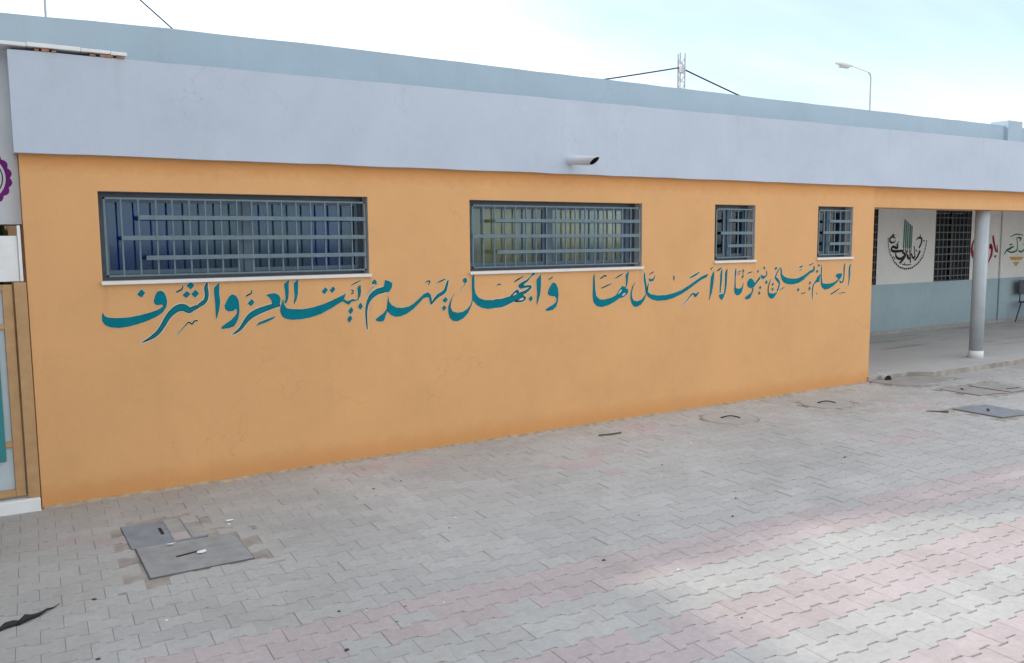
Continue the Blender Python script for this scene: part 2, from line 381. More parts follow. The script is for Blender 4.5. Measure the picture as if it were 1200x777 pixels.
me.materials.append(M['paver_grey']); me.materials.append(M['paver_pink'])
me.polygons.foreach_set('material_index', mi)
at = me.attributes.new('rnd', 'FLOAT', 'FACE'); at.data.foreach_set('value', rn); me.update()
fld = bpy.data.objects.new('paver_field', me); C.objects.link(fld); fld.parent = pavement; fld['kind'] = 'stuff'

# arcade floor, a low step above the paving
fl = MB(); fl.prism([(10.40,-0.02),(11.25,-0.05),(11.55,-0.26),(24,-0.42),(24,3.05),(10.40,3.05)], -0.03, 0.08, 0, 1)
tag(fl.build('arcade_floor', ['cement', 'fill'], bevel=0.006), kind='structure')
ap = MB(); ap.prism([(10.42,-0.03),(11.30,-0.06),(11.50,-0.28),(11.72,-0.52),(11.10,-0.66),(10.72,-0.60),(10.47,-0.34)], -0.02, 0.022)
tag(ap.build('concrete_apron', 'concrete', bevel=0.008), kind='structure')

# ------------------------------------------------------------------ the school building
bld = empty('school_building', (5.4, 0, 0), 'long single-storey orange school block with teal calligraphy and a pale grey fascia', 'building')
WX0, WX1, WZ = 0.36, 10.42, 2.72
WIN = [(0.866,3.064,1.705,2.392), (4.114,6.296,1.695,2.385), (7.412,8.094,1.735,2.392), (9.256,9.968,1.74,2.398)]
def wall_holes(mb, x0, x1, z0, z1, y, holes, depth, mrev=1):
    xs = sorted({x0, x1, *[h[0] for h in holes], *[h[1] for h in holes]}); zs = sorted({z0, z1, *[h[2] for h in holes], *[h[3] for h in holes]})
    for i in range(len(xs)-1):
        for k in range(len(zs)-1):
            cx, cz = (xs[i]+xs[i+1])/2, (zs[k]+zs[k+1])/2
            if any(h[0] < cx < h[1] and h[2] < cz < h[3] for h in holes): continue
            mb.poly([(xs[i],y,zs[k]),(xs[i+1],y,zs[k]),(xs[i+1],y,zs[k+1]),(xs[i],y,zs[k+1])])
    for a,b,c,d in holes:
        y2 = y + depth
        mb.poly([(a,y,c),(a,y2,c),(a,y2,d),(a,y,d)][::-1], mrev); mb.poly([(b,y,c),(b,y2,c),(b,y2,d),(b,y,d)], mrev)
        mb.poly([(a,y,d),(b,y,d),(b,y2,d),(a,y2,d)], mrev); mb.poly([(a,y,c),(b,y,c),(b,y2,c),(a,y2,c)][::-1], mrev)
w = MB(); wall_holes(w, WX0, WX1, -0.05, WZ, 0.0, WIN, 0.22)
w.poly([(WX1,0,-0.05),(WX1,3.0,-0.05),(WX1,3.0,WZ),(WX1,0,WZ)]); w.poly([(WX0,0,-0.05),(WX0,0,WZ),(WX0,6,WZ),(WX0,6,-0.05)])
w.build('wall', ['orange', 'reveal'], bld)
# fascia band (tops drift a couple of centimetres along its length), parapet set back behind it
fa = MB(); n = 90; X0, X1 = 0.33, 24.0
wr = random.Random(31); WV = [[wr.uniform(-0.0035, 0.0035) for _ in range(3)] for _ in range(n+1)]
for i in range(n):
    a, b = X0 + (X1-X0)*i/n, X0 + (X1-X0)*(i+1)/n
    za, zb = 3.372 + 0.0062*a + WV[i][0], 3.372 + 0.0062*b + WV[i+1][0]; ya, yb = 2.652 + 0.0026*a + WV[i][1], 2.652 + 0.0026*b + WV[i+1][1]
    bb = len(fa.v)
    fa.v += [(a,-0.06,ya),(b,-0.06,yb),(b,-0.06,zb),(a,-0.06,za),(a,0.42,ya),(b,0.42,yb),(b,0.42,zb),(a,0.42,za)]
    fa.face([bb,bb+1,bb+2,bb+3]); fa.face([bb+3,bb+2,bb+6,bb+7]); fa.face([bb+1,bb,bb+4,bb+5])
    if i == 0: fa.face([bb,bb+3,bb+7,bb+4])
    if i == n-1: fa.face([bb+1,bb+5,bb+6,bb+2])
fa.build('fascia', 'fascia', bld)
pp = MB()
PK = [(-2.7,3.74),(0.33,3.744),(1.55,3.775),(3.05,3.786),(4.93,3.781),(8.84,3.780),(14.45,3.801),(24,3.82)]
PZ = []
for (a,za),(b,zb) in zip(PK, PK[1:]):
    k_ = max(2, int((b-a)/0.3))
    PZ += [(a+(b-a)*q/k_, za+(zb-za)*q/k_ + (wr.uniform(-0.004,0.004) if q else 0)) for q in range(k_)]
PZ.append(PK[-1])
for (a,za),(b,zb) in zip(PZ, PZ[1:]):
    bb = len(pp.v)
    pp.v += [(a,0.5,2.9),(b,0.5,2.9),(b,0.5,zb),(a,0.5,za),(a,0.66,2.9),(b,0.66,2.9),(b,0.66,zb),(a,0.66,za)]
    pp.face([bb,bb+1,bb+2,bb+3]); pp.face([bb+3,bb+2,bb+6,bb+7]); pp.face([bb+5,bb+4,bb+7,bb+6])
    if a == -2.7: pp.face([bb,bb+3,bb+7,bb+4])
    if b == 24: pp.face([bb+1,bb+5,bb+6,bb+2])
par = pp.build('parapet', 'parapet', bld)
Bx(14.52,14.96,0.44,0.74,3.42,3.885).build('pier', 'parapet', par, 0.01)
Bx(0.365,24,0.43,6.0,2.721,3.05).build('roof', 'cement', bld)
Bx(0.36,10.3,5.8,6.0,-0.05,2.72).build('wall', 'lilac', bld)
# concrete coping laid on the fascia at its left end, with broken brick under it
cp = MB()
xs = [-2.2,-1.2,-0.4,0.1,0.45,0.8,1.0,1.115]
for i in range(len(xs)-1):
    cp.box(xs[i]+0.001, xs[i+1]-0.001, -0.085+0.004*(i % 2), 0.40, 3.398+0.002*(i % 3), 3.424+0.003*((i*2) % 3))
cop = cp.build('coping', 'white', bld, 0.004)
for i, (x, wd, hh) in enumerate(((0.50,0.03,0.016),(0.545,0.05,0.022),(0.61,0.03,0.012),(0.86,0.04,0.014),(0.93,0.09,0.020),(1.04,0.06,0.017))):
    Bx(x, x+wd, -0.066-0.004*(i % 3), 0.05, 3.372+0.0062*x+0.001, 3.374+0.0062*x+hh).build('brick', 'brick', cop, 0.004)
# arcade: beam, columns, back wall with dado
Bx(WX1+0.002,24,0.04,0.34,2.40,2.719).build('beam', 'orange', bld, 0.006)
Bx(WX1+0.002,24,0.342,3.25,2.60,2.715).build('ceiling', 'cream', bld)
for cx in (13.45, 17.6, 21.9):
    cm = MB(); cm.tube([(cx,0.20,0.08),(cx,0.20,2.41)], 0.101, 28); col = cm.build('column', 'column', bld)
    k = MB(); k.tube([(cx,0.20,0.075),(cx,0.20,0.185),(cx,0.20,0.195)], [0.113,0.113,0.104], 28); k.build('collar', 'white', col)
AW = [(13.55,14.872,1.075,2.53), (16.79,18.11,1.03,2.535)]
aw = MB(); wall_holes(aw, 10.42, 24, 1.072, 2.61, 3.0, [(a,b,1.074,d) for a,b,c,d in AW], 0.2)
awo = aw.build('arcade_wall', ['cream', 'black'], bld)
Bx(10.42,24,2.994,3.2,0.0,1.071).build('dado', 'dado', bld)
Bx(10.42,24,2.975,2.993,0.08,0.155).build('skirting', 'concrete', bld, 0.003)
Bx(19.27,24,2.962,2.990,1.072,2.60).build('wall_thickening', 'cream', bld, 0.004)
Bx(19.267,24,2.958,2.990,0.156,1.070).build('dado', 'dado', bld, 0.004)
Bx(23.9,24,0.36,3.0,0.0,2.6).build('end_wall', 'cream', bld)

# windows
def window(x0, x1, z0, z1, nb, rails, curtains, mullions, glass='glass'):
    fr = MB(); t = 0.045
    y0, y1 = 0.125, 0.175
    fr.box(x0,x1,y0,y1,z1-t,z1); fr.box(x0,x1,y0,y1,z0,z0+t); fr.box(x0,x0+t,y0,y1,z0+t,z1-t); fr.box(x1-t,x1,y0,y1,z0+t,z1-t)
    win = fr.build('window', 'steel_dark', bld, 0.003, loc=((x0+x1)/2, 0.15, z0))
    cuts = [x0+t] + [x0 + (x1-x0)*q for q in mullions] + [x1-t]
    for q in cuts[1:-1]: Bx(q-0.028, q+0.028, 0.118, 0.168, z0+t, z1-t).build('mullion', 'sash', win, 0.003)
    for i in range(len(cuts)-1):
        a = cuts[i] + (0.028 if i else 0); b = cuts[i+1] - (0.028 if i < len(cuts)-2 else 0)
        s = MB(); k = 0.032
        s.box(a,b,0.135,0.16,z1-t-k,z1-t); s.box(a,b,0.135,0.16,z0+t,z0+t+k); s.box(a,a+k,0.135,0.16,z0+t+k,z1-t-k); s.box(b-k,b,0.135,0.16,z0+t+k,z1-t-k)
        so = s.build('sash', 'sash', win, 0.002)
        Bx(a+k-0.005,b-k+0.005,0.146,0.150,z0+t+k-0.005,z1-t-k+0.005).build('pane', glass, win)
    # grille
    gf = MB(); gx0, gx1, gz0, gz1 = x0+0.035, x1-0.022, z0+0.03, z1-0.045; q = 0.007
    gf.box(gx0,gx1,0.012,0.026,gz1-2*q,gz1); gf.box(gx0,gx1,0.012,0.026,gz0,gz0+2*q); gf.box(gx0,gx0+2*q,0.012,0.026,gz0,gz1); gf.box(gx1-2*q,gx1,0.012,0.026,gz0,gz1)
    gf.build('grille_frame', 'steel', win)
    for i in range(1, nb+1):
        x = gx0 + (gx1-gx0)*i/(nb+1) + random.uniform(-0.004, 0.004)
        Bx(x-0.006, x+0.006, 0.013, 0.025, gz0+0.012, gz1-0.012).build('grille_bar', 'steel', win)
    for zf, sf, ef in rails:
        z = gz0 + (gz1-gz0)*zf
        Bx(gx0+(gx1-gx0)*sf, gx0+(gx1-gx0)*ef, 0.002, 0.0125, z-0.0175, z+0.0175).build('grille_rail', 'steel', win, 0.002)
    Bx(x0-0.012, x1+0.012, -0.028, 0.12, z0-0.03, z0-0.001).build('sill', 'sill', win, 0.004)
    # dim room behind, with curtains
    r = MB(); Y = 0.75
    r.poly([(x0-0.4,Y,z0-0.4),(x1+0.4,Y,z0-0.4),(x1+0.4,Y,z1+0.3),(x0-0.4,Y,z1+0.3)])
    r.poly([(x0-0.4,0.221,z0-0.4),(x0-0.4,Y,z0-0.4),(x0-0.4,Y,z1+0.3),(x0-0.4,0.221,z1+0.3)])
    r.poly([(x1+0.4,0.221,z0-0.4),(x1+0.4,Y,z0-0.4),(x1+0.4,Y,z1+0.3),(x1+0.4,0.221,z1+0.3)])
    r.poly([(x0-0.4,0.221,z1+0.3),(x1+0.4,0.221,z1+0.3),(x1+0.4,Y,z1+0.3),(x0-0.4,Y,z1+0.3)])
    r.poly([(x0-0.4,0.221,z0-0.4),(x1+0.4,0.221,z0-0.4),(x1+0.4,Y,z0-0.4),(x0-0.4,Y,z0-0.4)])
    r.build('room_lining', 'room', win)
    for a, b, mat in curtains:
        c = MB(); xa, xb = x0+(x1-x0)*a, x0+(x1-x0)*b; n = max(6, int((xb-xa)/0.016))
        for i in range(n+1):
            x = xa + (xb-xa)*i/n; y = 0.24 + 0.006*math.sin(x*44) + 0.005*math.sin(x*19+1)
            c.v += [(x,y,z0-0.1),(x,y,z1+0.05)]
        for i in range(n): c.face([2*i,2*i+2,2*i+3,2*i+1], 0, True)
        c.build('curtain', mat, win)
    return win
w1 = window(*WIN[0], 16, [(0.75,0.115,1.0),(0.49,0.055,1.0),(0.235,0.135,1.0)], [(0.0,1.0,'curtain_dim')], [0.52])
w2 = window(*WIN[1], 16, [(0.755,0.12,1.0),(0.505,0.0,1.0),(0.25,0.13,1.0)], [(0.0,1.0,'curtain')], [0.46, 0.95], 'glass_clear')
w3 = window(*WIN[2], 4, [(0.76,0.31,1.0),(0.505,0.12,1.0),(0.245,0.31,1.0)], [(0.0,1.0,'curtain_dim')], [0.52])
w4 = window(*WIN[3], 5, [(0.75,0.33,1.0),(0.50,0.13,1.0),(0.25,0.33,1.0)], [(0.0,1.0,'curtain_dim')], [0.5])
for wi, s in ((w1,'wide barred window with dark blue glass over the last calligraphy words'),(w2,'wide barred window with yellow and blue curtains'),
              (w3,'small barred window beside the curtained window'),(w4,'small barred window beside the arcade')): wi['label'] = s
for a,b,c,d in AW:     # arcade windows: black frame and square mesh grille
    f_ = MB(); t = 0.06
    f_.box(a,b,3.02,3.09,d-t,d); f_.box(a,b,3.02,3.09,c,c+t); f_.box(a,a+t,3.02,3.09,c+t,d-t); f_.box(b-t,b,3.02,3.09,c+t,d-t); f_.box((a+b)/2-0.03,(a+b)/2+0.03,3.02,3.09,c+t,d-t)
    win = f_.build('window', 'black', bld, 0.003, loc=((a+b)/2, 3.05, c))
    Bx(a+t,b-t,3.10,3.11,c+t,d-t).build('pane', 'dark', win)
    for i in range(1, 9):
        x = a + (b-a)*i/9; Bx(x-0.012,x+0.012,2.999,3.012,c+0.02,d-0.02).build('grille_bar', 'steel_dark', win)
    for i in range(1, 10):
        z = c + (d-c)*i/10; Bx(a+0.01,b-0.01,2.992,2.9985,z-0.012,z+0.012).build('grille_rail', 'steel_dark', win)
# rain spout
sp = MB(); a0 = Vector((5.26,-0.05,2.806)); a1 = Vector((5.30,-0.425,2.770))
d = (a1-a0).normalized(); e1 = d.cross(Vector((0,0,1))).normalized(); e2 = e1.cross(d); nseg = 20; r0, r1 = 0.047, 0.040
for ring, (c0, rr, cut) in enumerate(((a0,r0,0),(a1,r0,1),(a1,r1,1),(a0+d*0.08,r1,0))):
    for k in range(nseg):
        an = 2*math.pi*k/nseg; o_ = e1*math.cos(an)*rr + e2*math.sin(an)*rr
        sp.v.append(tuple(c0 + o_ + d*(0.05*math.sin(an)*cut)))
for i in range(3):
    for k in range(nseg):
        k2 = (k+1) % nseg; sp.face([i*nseg+k, i*nseg+k2, (i+1)*nseg+k2, (i+1)*nseg+k], 1 if i == 2 else 0, i != 1)
sp.face([3*nseg+k for k in range(nseg)], 1)
sp.build('rain_spout', ['pvc', 'dark'], bld, loc=(5.26,-0.05,2.806))

# ------------------------------------------------------------------ painted lettering (millimetres along the wall, millimetres up)
WORDS = {
  'sharaf': [
    ('P', [855,1467,865,1437,894,1423,954,1416,1041,1418,1123,1431,1192,1447,1256,1468,1296,1494,1289,1505,1275,1507,1251,1504,1231,1516,1226,1540,1239,1581,1256,1610,1281,1618,1305,1604,1320,1570,1326,1528,1317,1488,1294,1451,1254,1420,1190,1390,1113,1365,1037,1347,963,1339,903,1348,865,1368,847,1399,846,1435]),
    ('P', [1139,1634,1166,1606,1138,1570,1106,1595]),
    ('S', [1119,1211,3,1164,1232,17,1209,1257,29,1251,1293,32,1287,1343,35,1320,1397,39,1359,1442,46,1406,1472,54,1452,1474,56,1493,1449,43,1528,1470,30,1544,1467,24,1572,1488,28,1601,1507,33,1624,1530,29,1634,1578,30,1630,1627,29,1636,1655,17,1642,1677,2]),
    ('S', [1397,1600,11,1420,1611,14,1444,1626,12,1453,1657,4]),
    ('P', [1512,1681,1539,1650,1510,1619,1479,1650]),
    ('P', [1479,1608,1506,1582,1474,1551,1445,1576]),
    ('P', [1546,1616,1574,1585,1541,1550,1514,1581]),
    ('S', [1381,1253,2,1444,1317,6,1481,1353,11,1507,1338,11,1527,1361,11,1554,1363,11]),
    ('P', [1736,1665,1736,1631,1733,1582,1738,1509,1729,1452,1713,1395,1700,1367,1698,1421,1698,1502,1693,1568,1693,1625,1712,1644]),
    ('P', [1836,1567,1867,1555,1887,1518,1892,1470,1891,1418,1881,1367,1865,1331,1842,1299,1802,1287,1744,1283,1738,1298,1775,1325,1819,1352,1852,1383,1870,1408,1871,1437,1862,1445,1840,1428,1800,1426,1773,1450,1772,1475,1790,1511,1813,1550]),
  ],
  'izz': [
    ('P', [2120,1549,2150,1558,2195,1562,2229,1544,2243,1513,2236,1472,2221,1450,2202,1444,2184,1456,2166,1475,2163,1502,2149,1525]),
    ('S', [1821,1230,2,1854,1247,15,1895,1277,26,1933,1327,33,1979,1376,46,2040,1410,51,2108,1433,45,2176,1452,38,2237,1457,17]),
    ('P', [1996,1520,2021,1493,1990,1461,1962,1485]),
    ('S', [1950,1544,9,1972,1558,13,1994,1568,12,2003,1601,4]),
    ('P', [2024,1292,2051,1320,2127,1346,2194,1365,2172,1342,2111,1317]),
    ('P', [2323,1672,2316,1629,2316,1568,2310,1514,2295,1478,2278,1465,2275,1482,2286,1509,2285,1563,2279,1610,2277,1637,2298,1653]),
    ('P', [2402,1673,2400,1619,2396,1551,2382,1498,2360,1461,2357,1478,2366,1526,2364,1593,2364,1640,2381,1657]),
  ],
  'bayt': [
    ('P', [2266,1510,2271,1462,2293,1427,2348,1417,2431,1412,2523,1423,2616,1446,2703,1477,2770,1505,2811,1521,2833,1537,2821,1499,2813,1486,2842,1464,2868,1469,2895,1482,2932,1470,2947,1487,2947,1536,2944,1579,2958,1596,2974,1606,2979,1556,2972,1507,2947,1469,2916,1462,2887,1460,2860,1431,2834,1443,2802,1465,2761,1446,2694,1408,2599,1364,2506,1338,2414,1326,2338,1325,2283,1337,2250,1362,2235,1403,2239,1443]),
    ('P', [2646,1597,2667,1572,2637,1536,2609,1560]),
    ('P', [2718,1602,2736,1576,2706,1542,2683,1568]),
    ('P', [2881,1412,2901,1380,2872,1346,2851,1375]),
    ('P', [2864,1336,2891,1310,2859,1269,2839,1299]),
    ('P', [2972,1447,2992,1411,2967,1380,2945,1413]),
    ('S', [2880,1602,4,2929,1625,10,2982,1649,4]),
    ('S', [2882,1564,7,2903,1556,10,2896,1531,10,2881,1531,6]),
  ],
  'yahdim': [
    ('S', [3029,1198,8,3024,1271,15,3023,1351,18,3030,1406,23,3049,1457,31,3084,1504,46,3137,1538,52,3189,1550,52,3237,1562,52]),
    ('P', [3215,1641,3252,1632,3287,1609,3281,1569,3254,1532,3228,1528,3202,1555,3203,1580]),
    ('S', [3029,1510,2,3064,1553,3,3104,1591,5]),
    ('P', [3110,1652,3131,1634,3132,1602,3108,1611,3087,1608,3087,1628]),
    ('P', [3244,1493,3250,1444,3273,1411,3321,1384,3383,1377,3447,1386,3501,1413,3557,1455,3604,1495,3650,1514,3678,1492,3691,1441,3690,1412,3678,1394,3667,1426,3659,1464,3631,1467,3603,1458,3556,1414,3491,1359,3427,1321,3364,1300,3310,1299,3266,1318,3236,1348,3226,1377,3232,1437]),
    ('P', [3226,1377,3232,1356,3214,1316,3195,1269,3160,1261,3121,1271,3113,1286,3144,1308,3188,1334]),
    ('S', [3682,1396,9,3725,1446,24,3763,1478,32,3805,1499,33,3835,1524,30,3850,1564,25,3862,1601,18,3871,1631,2]),
    ('S', [3624,1602,6,3653,1619,11,3674,1611,11,3653,1579,6]),
    ('S', [3748,1598,5,3799,1618,13,3841,1633,6]),
    ('P', [3838,1460,3861,1433,3833,1404,3804,1428]),
    ('P', [3821,1382,3846,1358,3815,1326,3798,1357]),
  ],
  'jahl': [
    ('P', [3945,1501,3914,1453,3897,1405,3891,1360,3912,1317,3963,1302,4024,1308,4077,1335,4112,1372,4130,1417,4130,1493,4129,1585,4129,1638,4156,1675,4158,1607,4158,1530,4171,1476,4210,1433,4272,1411,4362,1407,4393,1409,4392,1329,4316,1322,4244,1335,4191,1361,4152,1397,4139,1420,4121,1364,4085,1297,4032,1246,3971,1221,3919,1224,3881,1255,3865,1308,3866,1368,3888,1420,3915,1464]),
    ('S', [4413,1548,5,4436,1563,12,4462,1554,7]),
    ('S', [3984,1499,2,4036,1558,4,4063,1602,11]),
    ('P', [4055,1639,4074,1621,4074,1594,4050,1591,4028,1600,4033,1626]),
    ('S', [4865,1663,33,4820,1628,10,4776,1589,19,4728,1564,29,4684,1539,30,4699,1522,28,4751,1527,23,4819,1531,19]),
    ('S', [4823,1527,22,4799,1501,25,4751,1473,29,4703,1458,33,4671,1440,44]),
    ('S', [4577,1437,14,4616,1468,16,4656,1490,22,4663,1460,29]),
    ('S', [4390,1371,85,4467,1374,82,4545,1395,72,4616,1415,62,4663,1427,58,4703,1435,44,4735,1424,18,4750,1410,18,4726,1387,16,4679,1379,15,4631,1381,14]),
    ('W', [4675,1406,4715,1408,4714,1391,4683,1391]),
    ('W', [4594,1446,4624,1465,4633,1453,4608,1442]),
    ('P', [4821,1433,4843,1402,4814,1373,4789,1401]),
    ('S', [4616,1576,9,4665,1603,17,4732,1632,6]),
    ('P', [4942,1648,4945,1597,4943,1523,4932,1442,4908,1369,4889,1333,4889,1383,4896,1457,4890,1532,4888,1592,4917,1622]),
    ('P', [5094,1559,5131,1544,5156,1495,5164,1433,5156,1365,5135,1304,5084,1272,5018,1265,4997,1280,5035,1302,5093,1327,5131,1352,5139,1386,5122,1411,5077,1417,5039,1428,5027,1452,5040,1489,5065,1529]),
    ('S', [5032,1584,4,5065,1600,14,5098,1620,4]),
  ],
  'laha': [
    ('P', [5634,1635,5641,1555,5647,1456,5661,1394,5705,1355,5773,1351,5862,1366,5931,1391,5971,1443,6021,1492,6041,1476,6066,1479,6071,1533,6065,1604,6090,1631,6110,1650,6103,1587,6091,1509,6066,1459,6097,1454,6104,1423,6082,1392,6037,1367,5981,1357,5912,1321,5823,1287,5735,1272,5667,1286,5623,1327,5610,1396,5613,1487,5617,1601]),
    ('W', [5946,1398,5991,1450,6011,1446,5991,1419]),
    ('W', [6006,1387,6041,1413,6062,1405,6037,1382]),
    ('S', [5709,1587,12,5728,1583,14,5757,1603,14,5787,1608,16,5792,1592,7]),
    ('S', [5724,1474,9,5792,1496,14,5871,1521,7]),
    ('S', [5915,1573,7,5980,1602,14,6034,1628,5]),
  ],
  'asas': [
    ('P', [6205,1529,6173,1475,6155,1413,6159,1358,6185,1321,6236,1311,6298,1328,6339,1366,6360,1397,6358,1365,6335,1318,6288,1273,6227,1248,6180,1258,6149,1295,6133,1351,6138,1421,6163,1483]),
    ('S', [6339,1637,3,6334,1589,22,6346,1519,26,6362,1440,26,6365,1396,22]),
    ('S', [6392,1509,10,6385,1466,16,6376,1413,30]),
    ('P', [6397,1565,6426,1551,6461,1555,6489,1593,6484,1558,6461,1528,6409,1524]),
    ('R', [6403,1600,8,6443,1621,16,6477,1633,6]),
    ('P', [6376,1413,6434,1381,6527,1364,6657,1363,6776,1380,6896,1411,7005,1457,7116,1512,7215,1559,7290,1580,7321,1588,7291,1548,7203,1518,7104,1467,7006,1416,6897,1366,6777,1326,6658,1305,6528,1304,6447,1323,6388,1356,6365,1388]),
    ('S', [6772,1585,5,6775,1554,19,6779,1525,5]),
    ('S', [7022,1544,11,7102,1576,21,7182,1612,6]),
    ('S', [6894,1222,3,6972,1282,8,7045,1347,15,7088,1363,21,7113,1335,30,7150,1361,24,7168,1383,13]),
    ('P', [7410,1618,7412,1549,7401,1448,7378,1356,7335,1275,7346,1348,7354,1449,7361,1541,7385,1586]),
    ('S', [7358,1628,15,7367,1651,11,7390,1661,11]),
  ],
  'la': [
    ('S', [7449,1612,7,7493,1631,18,7538,1654,7]),
    ('S', [7548,1637,3,7533,1591,29,7529,1499,29,7519,1406,20,7516,1351,13]),
    ('S', [7630,1640,3,7614,1589,35,7611,1496,33,7603,1403,27,7589,1339,22]),
    ('P', [7495,1328,7540,1341,7592,1340,7580,1302,7548,1266,7508,1295]),
  ],
  'buyut': [
    ('S', [7777,1644,4,7771,1597,23,7766,1526,13,7766,1447,19,7770,1391,23]),
    ('P', [7754,1415,7779,1406,7802,1394,7847,1392,7886,1411,7907,1466,7903,1402,7882,1347,7838,1315,7798,1312,7764,1340,7751,1384]),
    ('S', [7802,1588,9,7863,1606,9]),
    ('R', [7791,1557,6,7853,1577,9]),
    ('P', [7902,1629,7922,1605,7898,1581,7884,1606]),
    ('P', [7893,1554,7914,1537,7889,1514,7874,1532]),
    ('S', [7898,1585,8,7901,1545,8]),
    ('P', [8043,1513,8085,1484,8109,1443,8099,1403,8053,1388,8007,1398,7977,1423,7976,1463,8003,1499]),
    ('P', [8088,1395,8083,1355,8056,1308,8034,1269,7977,1256,7933,1269,7964,1296,8021,1321,8055,1344,8065,1388]),
    ('S', [8093,1423,29,8144,1466,25,8200,1517,29]),
    ('P', [8205,1549,8259,1535,8294,1534,8311,1558,8309,1603,8328,1574,8323,1541,8301,1518,8260,1495,8224,1508]),
    ('P', [8272,1652,8291,1632,8270,1612,8253,1634]),
    ('P', [8162,1615,8177,1594,8157,1572,8142,1591]),
    ('P', [8314,1481,8338,1456,8312,1428,8291,1449]),
    ('P', [8210,1415,8228,1390,8203,1371,8183,1392]),
    ('P', [8194,1351,8213,1326,8190,1302,8169,1319]),
    ('S', [7972,1571,8,8012,1582,12,8058,1589,10]),
  ],
  'yabni': [
    ('P', [8571,1637,8592,1600,8596,1550,8641,1514,8709,1493,8809,1482,8909,1487,8996,1514,9072,1547,9134,1579,9188,1589,9194,1635,9220,1635,9222,1588,9193,1555,9142,1548,9073,1507,8999,1459,8912,1426,8812,1411,8712,1417,8637,1440,8593,1480,8570,1543]),
    ('S', [8566,1632,8,8522,1589,14,8488,1537,18,8483,1500,28,8520,1474,40,8550,1436,26,8542,1387,20,8513,1338,25]),
    ('P', [8339,1333,8387,1317,8442,1308,8502,1322,8520,1330,8485,1282,8444,1247,8396,1249,8353,1283]),
    ('S', [8399,1494,3,8368,1442,14,8351,1386,18,8351,1320,20]),
    ('P', [8484,1643,8508,1622,8479,1598,8458,1619]),
    ('P', [8316,1481,8335,1451,8312,1428,8293,1453]),
    ('P', [8437,1448,8453,1427,8432,1403,8410,1424]),
    ('P', [8430,1387,8452,1365,8425,1342,8407,1363]),
    ('P', [9134,1446,9157,1420,9132,1395,9113,1417]),
    ('P', [9127,1374,9151,1348,9120,1319,9104,1341]),
    ('P', [8914,1365,8934,1339,8904,1315,8884,1337]),
    ('S', [8916,1617,8,8953,1632,21,8985,1640,8]),
    ('S', [8924,1579,5,8967,1599,8]),
    ('S', [9106,1642,6,9188,1669,10]),
    ('S', [8561,1349,6,8646,1379,12]),
    ('S', [8968,1287,10,9044,1297,15]),
  ],
  'ilm': [
    ('S', [9187,1197,6,9188,1270,15,9189,1347,19,9204,1397,21]),
    ('P', [9191,1389,9247,1447,9284,1497,9348,1529,9324,1479,9320,1428,9261,1421,9217,1397]),
    ('S', [9355,1653,5,9352,1589,17,9352,1504,19,9364,1418,32]),
    ('P', [9353,1426,9393,1404,9460,1397,9554,1398,9633,1417,9699,1450,9740,1466,9688,1416,9609,1366,9517,1330,9437,1319,9383,1344,9352,1384]),
    ('P', [9640,1495,9682,1525,9764,1525,9776,1491,9740,1453,9714,1441,9685,1468]),
    ('S', [9839,1660,4,9820,1621,24,9817,1551,24,9815,1473,20,9797,1416,22,9756,1405,22,9727,1436,13]),
    ('S', [9964,1649,3,9932,1606,27,9929,1522,31,9927,1443,22,9911,1347,4]),
    ('S', [9547,1254,11,9640,1287,17,9733,1327,9]),
    ('S', [9108,1650,6,9191,1669,10]),
    ('P', [9300,1659,9323,1641,9302,1620,9277,1642]),
    ('P', [9273,1587,9294,1561,9262,1545,9242,1562]),
    ('S', [9268,1284,8,9284,1266,8]),
  ],
  'sign': [
    ('S', [9703,1254,4,9778,1264,7,9860,1269,7]),
    ('S', [9722,1279,3,9750,1260,3,9818,1280,3]),
  ],
}
